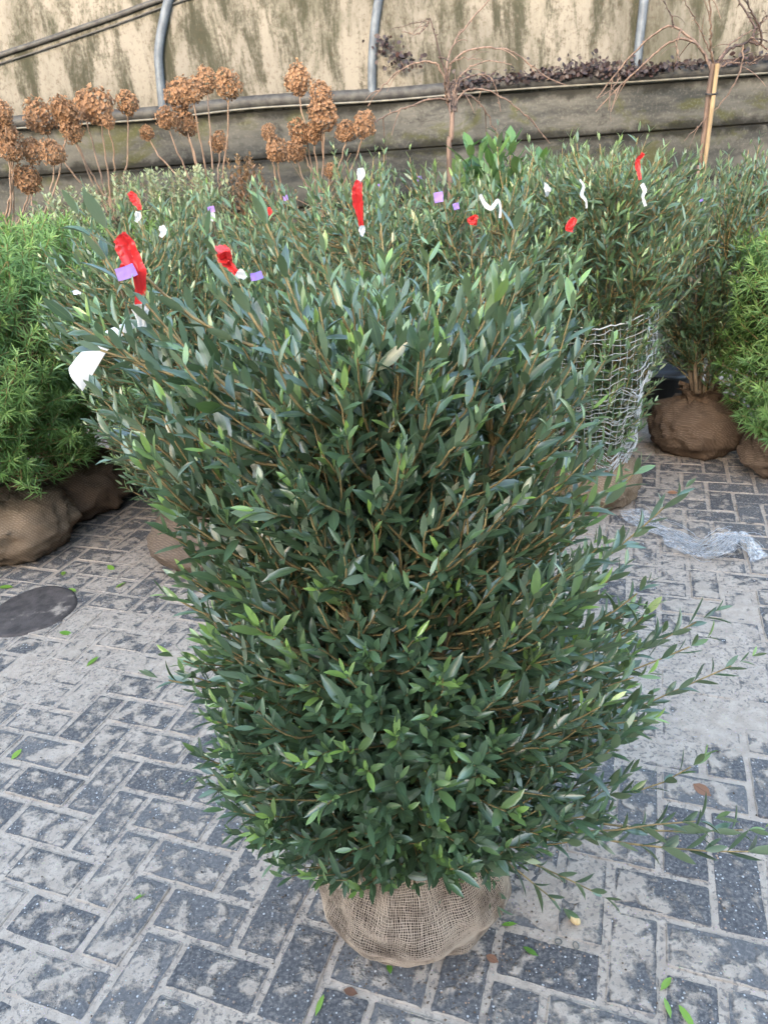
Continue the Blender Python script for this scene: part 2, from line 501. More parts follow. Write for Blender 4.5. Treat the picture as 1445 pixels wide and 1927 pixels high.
def paver_geo(L=0.2045, Wd=0.0990, c=0.0035, h=0.06):
    def ring(l, w, z, r):
        return [(sx * l / 2 - (sx * r if k == 0 else 0), sy * w / 2 - (sy * r if k == 1 else 0), z)
                for sx, sy, ks in ((1, 1, (0, 1)), (-1, 1, (1, 0)), (-1, -1, (0, 1)), (1, -1, (1, 0))) for k in ks[::-1]]
    R = [ring(L, Wd, -h, 0.004), ring(L, Wd, -c, 0.004), ring(L - c, Wd - c, -c * 0.3, 0.005), ring(L - 2.6 * c, Wd - 2.6 * c, 0, 0.006)]
    V = A3([p for r in R for p in r])
    F = [[k * 8 + j, k * 8 + (j + 1) % 8, k * 8 + 8 + (j + 1) % 8, k * 8 + 8 + j] for k in range(3) for j in range(8)]
    return V, A3(F), A3([[24 + j for j in range(8)]])
pV, pF, pTop = paver_geo()
# fan the top so every polygon is a quad
pTopQ = A3([[24, 25, 26, 27], [24, 27, 28, 31], [31, 28, 29, 30]])
pF = np.vstack([pF, pTopQ])
# make sure normals face out
def signed(V, F):
    c = V[F].mean(1)
    nn = np.cross(V[F[:, 1]] - V[F[:, 0]], V[F[:, 2]] - V[F[:, 0]])
    return ((c - V.mean(0)) * nn).sum(1).mean()
if signed(pV, pF[:24]) < 0: pF[:24] = pF[:24, ::-1]
if np.cross(pV[pTopQ[0, 1]] - pV[pTopQ[0, 0]], pV[pTopQ[0, 2]] - pV[pTopQ[0, 0]])[2] < 0: pF[24:] = pF[24:, ::-1]
TH = math.radians(-20.93)
UN = 0.1103
org = A3([-0.4988, 1.0903])        # centre of one measured paver
ex_, ey_ = A3([math.cos(TH), math.sin(TH)]), A3([-math.sin(TH), math.cos(TH)])
rng = np.random.default_rng(5)
cand = []
for a in range(-70, 71):
    for b in range(-40, 41):
        for kind in (0, 1):
            u, v = a + 2 * b, -a + 2 * b
            cu, cv = (u, v) if kind == 0 else (u + 1.5, v + 0.5)
            c = org + UN * (cu * ex_ + cv * ey_)
            if -4.2 < c[0] < 4.2 and -1.2 < c[1] < 5.1:
                cand.append((c, kind))
def seen_score(c):
    px, py, z = proj((c[0], c[1], 0))
    if z < 0.2 or not (-60 < px < 1505 and 850 < py < 2010): return 99
    if 440 < px < 1150 and 850 < py < 1540: return 50 + z
    return z
cand.sort(key=lambda q: seen_score(q[0]))
pm = mesh('paver', pV, pF, M_PAVER, smooth=False)
acc = Acc()
for i, (c, kind) in enumerate(cand):
    rz = TH + (math.pi / 2 if kind else 0) + rng.normal(0, 0.008)
    z = rng.normal(0.0, 0.0014)
    tilt = rng.normal(0, 0.0065, 2)
    Mx = Matrix.Translation((c[0] + rng.normal(0, 0.0012), c[1] + rng.normal(0, 0.0012), z)) @ Matrix.Rotation(rz, 4, 'Z') @ Matrix.Rotation(tilt[0] * 0.6, 4, 'X') @ Matrix.Rotation(tilt[1] * 0.5, 4, 'Y')
    if i < 300:
        o = bpy.data.objects.new('paver', pm)
        COL.objects.link(o)
        o.parent = pavement
        o.matrix_local = Mx
    else:
        m = np.array(Mx)
        acc.add(pV @ m[:3, :3].T + m[:3, 3], pF)
link('paver_field', acc.mesh('paver_field', M_PAVER, False), pavement, kind='stuff')

# ------------------------------------------------------------------ polytunnel wall
WY, WZ, WR = 5.25, 1.93, 3.2
def film_y(z):
    d = max(0.0, z - WZ)
    return WY + WR - math.sqrt(max(0.01, WR * WR - d * d))
def film_pt(px, py, off=0.0):
    Y = WY
    for _ in range(12):
        P = at(px, py, Y - off)
        Y = film_y(P[2])
    return at(px, py, Y - off)
tunnel = thing('polytunnel', 'long weathered polytunnel with streaked cream film and mossy boards behind all the plants', 'polytunnel', (0, WY + 1.5, 0))
TO = A3([0, WY + 1.5, 0])
arc = np.linspace(0, math.pi, 49)
fx = np.linspace(-8, 8, 65)
V = []
for a in arc:
    for x in fx:
        wob = 0.02 * mnoise.noise(Vector((x * 1.3, a * 4, 0))) * math.sin(a)
        r = WR + wob
        V.append((x, WY + WR - r * math.cos(a), WZ + r * math.sin(a)))
n = len(fx)
ii = (np.arange(len(arc) - 1)[:, None] * n + np.arange(n - 1)[None, :]).ravel()
link('film_cover', mesh('film_cover', A3(V) - TO, np.stack([ii, ii + 1, ii + n + 1, ii + n], 1), M_FILM), tunnel)
# boards below the film (joints open by 8 mm)
zs = [0.0, 0.33, 0.66, 0.99, 1.32, 1.625, 1.905]
for z0, z1 in zip(zs, zs[1:]):
    a = Acc()
    m = 60
    bx = np.linspace(-8, 8, m)
    prof = [(0.012, z0 + 0.0005), (0.0, z0 + 0.009), (0.0, z1 - 0.010), (0.012, z1 - 0.0005)]
    V = []
    for x in bx:
        w = 0.007 * mnoise.noise(Vector((x * 0.8, z0 * 9, 1)))
        sl_ = -0.012 * x * (z0 > 1.0)
        for y, z in prof:
            V.append((x, WY - 0.012 + y + w, z + sl_ * min(1, z)))
    ii = (np.arange(m - 1)[:, None] * 4 + np.arange(3)[None, :]).ravel()
    link('base_board', mesh('base_board', A3(V) - TO, np.stack([ii, ii + 4, ii + 5, ii + 1], 1), M_BOARD, smooth=False), tunnel)
bk = Acc(); bk.add(*box(-8, 8, WY + 0.05, WY + 0.09, 0, 1.86))
link('backing_wall', bk.mesh('backing_wall', M_BOARD, False, TO), tunnel)
# gutter and pale clamp strip along the foot of the film
gp = [film_pt(px, py, 0.03) for px, py in ((-60, 236), (150, 222), (300, 212), (480, 192), (722, 178), (950, 158), (1200, 142), (1500, 122))]
gp = [gp[0] + (gp[0] - gp[1]) * 3] + gp + [gp[-1] + (gp[-1] - gp[-2]) * 3]
gp = smooth_path(A3(gp), 80)
V, F = tube(gp + A3([0, 0.02, 0]), 0.040, 6)
link('gutter_strip', mesh('gutter_strip', V - TO, F, M_BATTEN), tunnel)
V, F = tube(gp + A3([0, -0.015, -0.035]), 0.006, 5)
link('clamp_strip', mesh('clamp_strip', V - TO, F, M_STRIP), tunnel)
for pts in (((308, 212), (302, 150), (299, 100), (306, 50), (318, 0), (335, -50)), ((700, 176), (700, 120), (704, 60), (712, 0), (722, -60)), ((1196, 140), (1202, 80), (1209, 20), (1214, -40))):
    P = [film_pt(px, py, 0.015) for px, py in pts]
    d = P[-1] - P[-2]
    for q in range(6):
        nz = P[-1][2] + 0.25
        P.append(A3([P[-1][0] + d[0] * 0.5, film_y(nz) - 0.015, nz]))
    V, F = tube(smooth_path(A3(P), 50), 0.028, 8)
    link('hoop', mesh('hoop', V - TO, F, M_HOOP), tunnel)
for dy, rr in ((0, 0.015), (16, 0.005)):  # thick tube: bracing pipe; thin one below stands in for its shadow
    P = [film_pt(px, py + dy, 0.012) for px, py in ((-260, 190), (-100, 140), (0, 104), (80, 78), (150, 54), (230, 26), (300, 0), (420, -40), (560, -90))]
    V, F = tube(smooth_path(A3(P), 40), rr, 6)
    link('brace_and_shadow', mesh('brace_and_shadow', V - TO, F, M_BATTEN), tunnel)

# unseen arched blocker, added behind the camera to keep low sun off the yard
blocker = thing('sun_blocker', 'unseen arched sun blocker added behind the camera', 'sun_blocker', (0, -9, 0))
for i, cx in enumerate((-19.5, -13, -6.5, 0, 6.5, 13)):
    a = np.linspace(0, math.pi, 21)
    hw, rise, eave = 3.25, 0.75, 4.05
    top = np.stack([cx - hw * np.cos(a), np.zeros(21), eave + rise * np.sin(a)], 1)
    V = np.vstack([top + A3([0, 3.0, 0]), top + A3([0, -3.0, 0]), np.stack([top[:, 0], np.full(21, 3.0), np.zeros(21)], 1), np.stack([top[:, 0], np.full(21, -3.0), np.zeros(21)], 1)])
    q = np.arange(20)
    F = np.vstack([np.stack([q, q + 1, q + 22, q + 21], 1), np.stack([q + 42, q + 43, q + 1, q], 1), np.stack([q + 21, q + 22, q + 64, q + 63], 1)])
    link('span', mesh('span', V, F, M_FILM), blocker)

# ------------------------------------------------------------------ leaves
def leaf_template(rows, hw, fold=0.22, curve=0.10, cols=3):
    V, mid = [], []
    for y, w in zip(rows, hw):
        for x in (-1, 0, 1):
            V.append((x * w, y, fold * abs(x) * w * 0.16 - curve * y * y))
            mid.append(1.0 if x == 0 else 0.0)
    F = []
    for r in range(len(rows) - 1):
        for c in range(2):
            k = r * 3 + c
            F.append((k, k + 1, k + 4, k + 3))
    return A3(V, float), A3(F), A3(mid)
LEAF_HI = leaf_template([0, .09, .28, .52, .78, 1], [.10, .24, .82, 1, .76, .06])
LEAF_LO = leaf_template([0, .3, .68, 1], [.12, .85, .8, .04])
LEAF_NEEDLE = leaf_template([0, .4, 1], [.3, 1, .1], curve=0.18)

def leaf_mesh(name, tpl, M, P, rnd, youth, mat, off=(0, 0, 0)):
    V0, F0, mid = tpl
    k = len(V0)
    V = np.einsum('nij,kj->nki', M, V0) + P[:, None, :] - A3(off)
    F = (F0[None] + (np.arange(len(M)) * k)[:, None, None]).reshape(-1, 4)
    c = np.empty((len(M), k, 4))
    c[..., 0] = rnd[:, None]; c[..., 1] = youth[:, None]; c[..., 2] = mid[None]; c[..., 3] = 1
    return mesh(name, V.reshape(-1, 3), F, mat, c.reshape(-1, 4))

def bez(p0, p1, p2, m):
    t = np.linspace(0, 1, m)[:, None]
    return (1 - t) ** 2 * p0 + 2 * t * (1 - t) * p1 + t * t * p2

class Foliage:
    def __init__(s):
        s.M, s.P, s.r, s.y = [], [], [], []
        s.tw = Acc()
    def leaves(s, rng, base, d, up, length, wr, rnd, youth):
        side = nrm(np.cross(d, up))
        up = np.cross(side, d)
        zf = np.clip(rng.normal(1.0, .9, len(length)), -.8, 3.2) * length
        M = np.stack([side * (length * wr)[:, None], d * length[:, None], up * zf[:, None]], axis=2)
        s.M.append(M); s.P.append(base); s.r.append(rnd); s.y.append(youth)
    def shoot(s, rng, p0, p1, p2, leafy, spacing, ll, wr=0.125, ang=44, tw=0.0016, young=0.25, tip_young=None, per=2, sides=4, whorl=0):
        C = bez(p0, p1, p2, 18)
        C[1:-1] += np.apply_along_axis(lambda q: np.convolve(q, [.25, .5, .25], 'same'), 0, rng.normal(0, 0.0018, (16, 3)))
        seg = np.linalg.norm(np.diff(C, axis=0), axis=1)
        L = np.concatenate([[0], np.cumsum(seg)])
        tot = L[-1]
        V, F = tube(C[::2] if len(C) > 8 else C, np.linspace(tw * 1.9, tw * 0.8, len(C[::2])), sides)
        s.tw.add(V, F)
        st = max(0.02, tot - leafy)
        ns = max(3, int((tot - st) / spacing))
        q = tot - (tot - st) * (np.linspace(0, 1, ns) ** 1.12)[::-1]
        q = q + rng.normal(0, spacing * 0.08, ns)
        q = np.clip(q, 0, tot)
        base = np.stack([np.interp(q, L, C[:, i]) for i in range(3)], 1)
        T = nrm(np.gradient(C, axis=0))
        T = nrm(np.stack([np.interp(q, L, T[:, i]) for i in range(3)], 1))
        A = nrm(np.cross(T, A3([0.2, 0.1, 1.0]) + rng.normal(0, 0.2, 3)))
        B = np.cross(T, A)
        fr = np.linspace(0, 1, ns)
        az0 = rng.uniform(0, 6.28)
        ty = (rng.random() < young) if tip_young is None else tip_young
        for j in range(per):
            az = az0 + np.arange(ns) * (math.pi / 2 if per == 2 else 1.1) + j * 2 * math.pi / per + rng.normal(0, 0.22, ns)
            e = np.cos(az)[:, None] * A + np.sin(az)[:, None] * B
            an = np.radians(ang + rng.normal(0, 11, ns) - 12 * fr ** 3)
            d = np.cos(an)[:, None] * T + np.sin(an)[:, None] * e + A3([0, 0, 0.16])
            d = nrm(d + rng.normal(0, 0.09, (ns, 3)))
            up = np.sin(an)[:, None] * T - np.cos(an)[:, None] * e + A3([0, 0, 0.25]) + rng.normal(0, 0.18, (ns, 3))
            ln = ll * rng.uniform(0.68, 1.25, ns) * rng.uniform(.85, 1.12)
            ln[-1] *= 0.6
            if ns > 3: ln[-2] *= 0.82
            ln[0] *= 0.8
            yo = np.zeros(ns)
            if ty:
                yo[-1] = rng.uniform(0.6, 1); yo[-2] = rng.uniform(0.3, 0.7); yo[-3] = rng.uniform(0.05, 0.3)
            else:
                yo[-1] = rng.uniform(0.0, 0.35)
            s.leaves(rng, base, d, up, ln, wr * rng.uniform(0.85, 1.15, ns), rng.random(ns), yo)
    def arrays(s):
        return np.concatenate(s.M), np.concatenate(s.P), np.concatenate(s.r), np.concatenate(s.y)

def build_foliage(fol, root, off, mat, tpl, n_parts, tpl_part=None, twig=M_TWIG, extra_hide=None, parts_name='leaf'):
    M, P, R, Yt = fol.arrays()
    V0, F0, mid = tpl
    keep = np.ones(len(M), bool)
    if n_parts:
        ctr = P + M[:, :, 1] * 0.5
        view = ctr - CPOS
        dist = np.linalg.norm(view, axis=1)
        vd = view / dist[:, None]
        area = np.abs((np.cross(M[:, :, 0], M[:, :, 1]) * vd).sum(1)) / dist ** 2
        d = view; z = d @ _f
        px = 722.5 + FPX * (d @ CX) / z; py = 963.5 - FPX * (d @ CU) / z
        ok = (px > 5) & (px < 1440) & (py > 5) & (py < 1920)
        area = np.where(ok, area, 0)
        order = np.argsort(-area)[:n_parts * 14]
        V = (np.einsum('nij,kj->nki', M, V0) + P[:, None, :]).reshape(-1, 3)
        F = (F0[None] + (np.arange(len(M)) * len(V0))[:, None, None]).reshape(-1, 4)
        bvh = BVHTree.FromPolygons(V.tolist(), F.tolist())
        got = []
        O = Vector(CPOS)
        nf = len(F0)
        for i in order:
            vis = 0
            for t in (0.3, 0.5, 0.75):
                p = Vector(P[i] + M[i, :, 1] * t)
                dr = (p - O).normalized()
                h = bvh.ray_cast(O, dr)
                if h[2] is not None and h[2] // nf == i: vis += 1
            if vis >= 2:
                if extra_hide is not None and extra_hide(px[i], py[i], dist[i]): continue
                got.append(i)
                if len(got) >= n_parts: break
        tp = tpl_part or tpl
        cache = {}
        for i in got:
            keep[i] = False
            key = (int(R[i] * 3.999), int(round(Yt[i] * 3)))
            if key not in cache:
                c = np.empty((len(tp[0]), 4)); c[:, 0] = (key[0] + 0.5) / 4; c[:, 1] = key[1] / 3; c[:, 2] = tp[2]; c[:, 3] = 1
                cache[key] = mesh('leaf', tp[0], tp[1], mat, c)
            o = bpy.data.objects.new(parts_name, cache[key])
            COL.objects.link(o)
            o.parent = root
            m = M[i]; b = P[i] - A3(off)
            o.matrix_local = Matrix(((m[0, 0], m[0, 1], m[0, 2], b[0]), (m[1, 0], m[1, 1], m[1, 2], b[1]), (m[2, 0], m[2, 1], m[2, 2], b[2]), (0, 0, 0, 1)))
    link('foliage', leaf_mesh('foliage', tpl, M[keep], P[keep], R[keep], Yt[keep], mat, off), root, kind='stuff')
    if fol.tw.V:
        link('twigs', fol.tw.mesh('twigs', twig, True, off), root, kind='stuff')

def ball_mesh(rng, rx, ry, h, seed, mat, lump=0.10, nu=72, nv=36):
    V = []
    for j in range(nv + 1):
        b = j / nv * math.pi
        for i in range(nu):
            a = i / nu * 2 * math.pi
            q = Vector((math.sin(b) * math.cos(a), math.sin(b) * math.sin(a), math.cos(b)))
            r = 1 + lump * mnoise.noise(q * 1.7 + Vector((seed, 0, 0))) + lump * 0.45 * mnoise.noise(q * 4.5 + Vector((0, seed, 0)))
            r += 0.05 * abs(mnoise.noise(Vector((a * 1.6, seed, b)))) * math.sin(b)
            if mat is not M_SOILBALL: r += 0.05 * math.sin(a * 8 + seed + 3 * mnoise.noise(q * 2.0)) * max(0.0, q.z) ** 1.5
            if mat is not M_SOILBALL:
                w_ = q + 0.25 * Vector((mnoise.noise(q * 2.5), mnoise.noise(q * 2.5 + Vector((5, 0, 0))), 0))
                rg = 1 - abs(mnoise.noise(Vector((w_.x * 3.2, w_.y * 3.2, w_.z * 1.6 + seed))))
                r += 0.10 * (rg ** 5 - 0.35) + 0.018 * mnoise.noise(q * 13 + Vector((seed, 0, 0)))
            z = q.z * r
            z = max(z, -0.80) if z < 0 else z * (1.0 if z < 0.75 else 0.97)
            V.append((q.x * r * rx, q.y * r * ry, (z + 0.80) / 1.8 * h))
    F = []
    for j in range(nv):
        for i in range(nu):
            F.append((j * nu + i, (j + 1) * nu + i, (j + 1) * nu + (i + 1) % nu, j * nu + (i + 1) % nu))
    return mesh('root_ball', A3(V), A3(F), mat)

def knot(rng, root, z, mat, r=0.07):
    """loose gathered burlap collar at the top of a ball"""
    V, nu = [], 28
    for j in range(5):
        for i in range(nu):
            a = i / nu * 2 * math.pi
            rr = r * (1.25 - 0.16 * j + 0.10 * j * j * 0.6) * (1 + 0.18 * math.sin(a * 7 + j) + rng.normal(0, 0.05))
            V.append((rr * math.cos(a), rr * math.sin(a), z - 0.03 + j * 0.02 + rng.normal(0, 0.006)))
    F = [(j * nu + i, j * nu + (i + 1) % nu, (j + 1) * nu + (i + 1) % nu, (j + 1) * nu + i) for j in range(4) for i in range(nu)]
    link('burlap_collar', mesh('burlap_collar', A3(V), A3(F), mat), root)

def interp(z, tab):
    k = sorted(tab)
    return np.interp(z, k, [tab[q] for q in k])

def make_shrub(name, label, group, c, seed, env, zr, nsh, spec, ball, lean=(0, 0), nstems=9, extra=(), parts=0, mat=M_LEAF2, tpl=LEAF_LO, cat='shrub', stem_r=0.008, fork=0.3, extra_hide=None, tpl_part=None):
    """env(z, ux, uy) -> half extent in that direction; ball = (rx, ry, h, material)"""
    rng = np.random.default_rng(seed)
    root = thing(name, label, cat, (c[0], c[1], 0), group)
    off = A3([c[0], c[1], 0.0])
    rx, ry, bh, bmat = ball
    link('root_ball', ball_mesh(rng, rx, ry, bh, seed * 1.37, bmat), root)
    if bmat is not M_SOILBALL: knot(rng, root, bh * 0.97, bmat, 0.075)
    C3 = A3([c[0], c[1], 0])
    zt = zr[1]
    # stems
    SP, STEMS = [], []
    for i in range(nstems):
        a = 2 * math.pi * (i + rng.uniform(-.3, .3)) / nstems
        k = rng.uniform(0.25, 0.75)
        zz = zt * rng.uniform(0.66, 0.92)
        e = env(zz, math.cos(a), math.sin(a)) * k
        p0 = C3 + A3([0.03 * math.cos(a), 0.03 * math.sin(a), bh * 0.9])
        p2 = C3 + A3([e * math.cos(a) + lean[0] * zz, e * math.sin(a) + lean[1] * zz, zz])
        p1 = C3 + A3([e * 0.45 * math.cos(a), e * 0.45 * math.sin(a), bh + (zz - bh) * fork])
        B = bez(p0, p1, p2, 20)
        B[2:] += np.cumsum(rng.normal(0, 0.0028, (18, 3)), axis=0)
        STEMS.append(B); SP.append(B)
        V, F = tube(B, np.linspace(stem_r, stem_r * 0.35, 20), 6)
        link('stem', mesh('stem', V - off, F, M_STEM), root)
    SP = np.concatenate(SP)
    fol = Foliage()
    def add(tip, dr, **kw):
        s_ = dict(spec); s_.update(kw)
        leafy = s_.pop('leafy') * rng.uniform(0.75, 1.25)
        dz = tip[2] - SP[:, 2]
        dd = np.linalg.norm(SP - tip, axis=1) + np.where(dz < 0.05, 3, 0) + np.where(dz < 0.14, 0.15, 0) + rng.uniform(0, 0.17, len(SP))
        b = SP[np.argmin(dd)]
        L = np.linalg.norm(tip - b)
        p1 = tip - dr * L * 0.55
        fol.shoot(rng, b, p1, tip, min(leafy, L * 0.97), **s_)
    zs_ = np.linspace(zr[0], zr[1], 40)
    wz = A3([(env(z, 1, 0) + env(z, -1, 0)) * (env(z, 0, 1) + env(z, 0, -1)) for z in zs_])
    wz = wz ** (0.25 if env is env_net else 1.0)
    wz = wz / wz.sum()
    for i in range(nsh):
        z = zs_[rng.choice(40, p=wz)] + rng.uniform(-0.5, 0.5) * (zr[1] - zr[0]) / 40
        a = rng.uniform(0, 2 * math.pi)
        k = rng.random() ** 0.42 * 0.97
        tz = (z - zr[0]) / (zr[1] - zr[0])
        if tz > 0.75 and rng.random() < 0.5: k = rng.random() ** 0.5
        e = env(z, math.cos(a), math.sin(a)) * k
        tip = C3 + A3([e * math.cos(a) + lean[0] * z, e * math.sin(a) + lean[1] * z, z])
        up = 0.55 + 1.0 * tz + 0.25 * (1 - k)
        dr = nrm(A3([math.cos(a) * k, math.sin(a) * k, up]) + rng.normal(0, 0.27, 3))
        kw = dict(young=spec['young'] * (0.35 + 0.9 * tz))
        if tz > .6 and rng.random() < .2:
            tip = tip + A3([0, 0, rng.uniform(.02, .11 if parts < 200 else .06)]); dr = nrm(dr + A3([0, 0, 1.2])); kw = dict(kw, leafy=.3, spacing=spec['spacing'] * 1.35)
        add(tip, dr, **kw)
    for e in extra:
        tip, dr, kw = e
        add(A3(tip, float), nrm(A3(dr, float)), **kw)
    build_foliage(fol, root, off, mat, tpl, parts, tpl_part=tpl_part, extra_hide=extra_hide)
    return root

def polar(tx0, tx1, ty0, ty1):
    """tables: left, right, front, back half extents over height"""
    def env(z, ux, uy):
        ex = interp(z, tx1 if ux > 0 else tx0)
        ey = interp(z, ty1 if uy > 0 else ty0)
        return 1.0 / math.sqrt((ux / ex) ** 2 + (uy / ey) ** 2 + 1e-9)
    return env

# ------------------------------------------------------------------ the shrub in front
env_net = None
MC = (-0.005, 1.085)
env_main = polar({.12: .18, .2: .28, .35: .38, .5: .40, .68: .40, .85: .37, 1.0: .345, 1.15: .41, 1.3: .46, 1.42: .38, 1.5: .25},
                 {.12: .24, .25: .42, .45: .52, .68: .54, .85: .48, 1.0: .42, 1.27: .40, 1.40: .34, 1.5: .15},
                 {.12: .08, .27: .17, .38: .27, .5: .33, .7: .34, 1.0: .28, 1.25: .26, 1.42: .18, 1.5: .1},
                 {.12: .2, .3: .34, .7: .38, 1.0: .36, 1.25: .38, 1.42: .30, 1.5: .15})
ex = []
def X(px, py, Y, dx, dy, dz, leafy=0.3, young=False, **kw):
    ex.append((at(px, py, Y), (dx, dy, dz), dict(dict(leafy=leafy, tip_young=young, spacing=.034, tw=.0021, ll=.058), **kw)))
X(180, 392, 1.08, -.35, 0, 1, .34); X(150, 405, 1.16, -.3, 0, 1, .3); X(488, 384, 1.1, -.25, 0, 1, .34, True); X(388, 442, 1.06, -.35, 0, 1, .3, True)
X(975, 395, 1.25, .15, 0, 1, .34); X(715, 392, 1.45, .05, .1, 1, .3); X(955, 520, 1.02, .3, -.1, 1, .32, True); X(838, 640, .92, .1, -.2, 1, .3, True)
X(1003, 640, 1.0, .25, -.1, 1, .3, True); X(665, 660, .95, 0, -.3, 1, .3, True); X(105, 585, 1.08, -.8, 0, .7, .3); X(140, 640, 1.0, -.9, 0, .45, .3)
X(255, 545, 1.0, -.5, 0, .9, .3); X(230, 800, 1.05, -.9, 0, .3, .3); X(215, 865, 1.1, -.95, 0, .1, .28)
X(1208, 872, 1.3, .6, 0, .9, .36, True); X(1292, 915, 1.3, .75, 0, .8, .4); X(1345, 1150, 1.25, .9, 0, .5, .34); X(1415, 1235, 1.22, .9, 0, .45, .42, True)
X(1325, 1425, 1.15, .7, 0, .7, .26, True); X(1470, 1600, .92, .98, 0, -.02, .5, False, ll=.062); X(1345, 1540, .94, .95, 0, .1, .4, False, ll=.06); X(1330, 1200, 1.2, .9, 0, .4, .3, True); X(1440, 1560, .95, .98, -.1, .12, .4, True, ll=.06)
X(325, 1235, 1.02, -.8, -.1, .6, .34, True); X(295, 1275, 1.03, -.9, -.1, .4, .3); X(312, 1120, 1.1, -.8, 0, .6, .32, True); X(340, 1090, 1.15, -.8, 0, .6, .3)
X(370, 1460, 1.05, -.9, 0, .1, .3); X(490, 1180, .88, -.3, -.4, .8, .3, True); X(520, 1200, .88, -.3, -.4, .8, .3, True); X(965, 1190, .85, .2, -.4, .9, .25, True)
X(1080, 960, 1.0, .4, -.2, 1, .32, True); X(1100, 915, 1.05, .4, -.2, 1, .3, True); X(740, 1090, .86, -.1, -.4, .9, .3, True)
X(805, 1520, .80, .1, -.5, .7, .16, False, ll=.062); X(820, 1560, .82, .3, -.5, .5, .16); X(840, 1740, .92, .1, -.5, -.55, .14); X(935, 1705, .95, .3, -.4, -.5, .16); X(1140, 1690, 1.0, .7, -.3, -.25, .3); X(1060, 1710, .98, .5, -.4, -.3, .25)
main = make_shrub('evergreen_shrub', 'large olive-leaved evergreen shrub standing in front on a clean jute-netted root ball', 'balled evergreen shrubs', MC, 11, env_main, (0.29, 1.36), 1700,
                  dict(leafy=.27, spacing=.0245, ll=.0495, wr=.134, ang=37, tw=.0015, young=.38), (0.208, 0.208, 0.295, M_SOILBALL), lean=(-0.01, 0.0), nstems=18, extra=ex, parts=300, mat=M_LEAF, tpl=LEAF_HI, stem_r=0.0095)
# jute net over the ball in front
rb = [o for o in main.children if o.name.startswith('root_ball')][0]
def ball_pt(a, b, grow=1.012):
    seed = 11 * 1.37
    q = Vector((math.sin(b) * math.cos(a), math.sin(b) * math.sin(a), math.cos(b)))
    r = 1 + 0.10 * mnoise.noise(q * 1.7 + Vector((seed, 0, 0))) + 0.045 * mnoise.noise(q * 4.5 + Vector((0, seed, 0)))
    r += 0.05 * abs(mnoise.noise(Vector((a * 1.6, seed, b)))) * math.sin(b)
    z = q.z * r
    z = max(z, -0.80) if z < 0 else z * (1.0 if z < 0.75 else 0.97)
    return (q.x * r * 0.208 * grow, q.y * r * 0.208 * grow, (z + 0.80) / 1.8 * 0.295 * grow - 0.001)
acc = Acc()
rng = np.random.default_rng(3)
def wv(a, b):
    return a + 0.05 * mnoise.noise(Vector((a * 3, b * 3, 7))), b + 0.04 * mnoise.noise(Vector((a * 3, b * 3, 1)))
for i in range(166):
    a0 = math.pi + math.pi * 1.15 * (i / 165) - 0.24
    P = [ball_pt(*wv(a0 + rng.normal(0, .004), b)) for b in np.linspace(0.25, 2.45, 46)]
    acc.add(*tube(P, rng.uniform(0.0008, 0.0012), 3))
for j in range(84):
    b0 = 0.25 + 2.2 * j / 83
    P = [ball_pt(*wv(a, b0 + rng.normal(0, .003))) for a in np.linspace(math.pi - 0.24, math.pi * 2.15 - 0.24, 76)]
    acc.add(*tube(P, rng.uniform(0.0007, 0.0011), 3))
link('jute_net', acc.mesh('jute_net', M_JUTE), rb, kind='stuff')

# ------------------------------------------------------------------ shrubs of the same kind behind
def hide_front(px, py, d):
    # hidden by the shrub in front
    return 230 < px < 1060 and py > 560
def env_back(w, w2=None):
    w2 = w2 or w
    return polar({.2: w * .5, .5: w * .8, .9: w * .95, 1.25: w, 1.5: w * .6}, {.2: w2 * .5, .5: w2 * .8, .9: w2 * .95, 1.25: w2, 1.5: w2 * .6},
                 {.2: w * .5, .5: w * .8, .9: w, 1.25: w, 1.5: w * .6}, {.2: w * .5, .5: w * .8, .9: w, 1.25: w, 1.5: w * .6})
env_net = polar({.2: .20, .5: .29, .85: .30, 1.05: .38, 1.25: .44, 1.6: .30}, {.2: .20, .5: .29, .85: .33, 1.05: .44, 1.25: .50, 1.6: .38}, {.2: .21, .5: .31, .85: .33, 1.05: .38, 1.25: .42, 1.6: .26}, {.2: .16, .5: .24, .85: .27, 1.05: .36, 1.25: .42, 1.6: .26})
GB = 'balled evergreen shrubs'
SPB = dict(leafy=.27, spacing=.026, ll=.053, wr=.128, ang=38, tw=.0018, young=.45)
backs = [
    ('evergreen shrub on a grey burlap ball, standing behind the left side of the front shrub', (-0.78, 2.82), .46, 1.47, 560, (.24, .24, .30, M_BURLAP_GREY), 30, 21),
    ('evergreen shrub in the middle row straight behind the front shrub, under the long narrow ribbon', (-0.10, 2.72), .48, 1.49, 560, (.23, .23, .28, M_BURLAP), 30, 22),
    ('evergreen shrub in the middle row with the forked white tape on its top', (0.42, 2.85), .46, 1.50, 560, (.23, .23, .28, M_BURLAP), 40, 23),
    ('evergreen shrub whose lower half is wrapped in white plastic netting', (0.98, 3.08), .46, 1.49, 950, (.23, .23, .28, M_BURLAP), 50, 24),
    ('evergreen shrub in the back row below the clump of dry flower heads in the middle', (-0.62, 3.62), .50, 1.52, 420, (.23, .23, .28, M_BURLAP), 0, 25),
    ('evergreen shrub in the back row between the middle flower heads and the weeping tree', (0.05, 3.65), .50, 1.54, 420, (.23, .23, .28, M_BURLAP), 0, 26),
    ('evergreen shrub in the back row to the right of the broad-leaved laurel', (1.12, 3.85), .50, 1.53, 460, (.23, .23, .28, M_BURLAP), 0, 27),
]
for lab, c, w, zt, ns_, ball, np_, sd_ in backs:
    make_shrub('evergreen_shrub', lab, GB, c, sd_, env_net if sd_ == 24 else env_back(w), (0.24 if sd_ == 24 else 0.32, zt), ns_ + 30, SPB, ball, nstems=7, parts=np_, extra_hide=hide_front, stem_r=0.009)
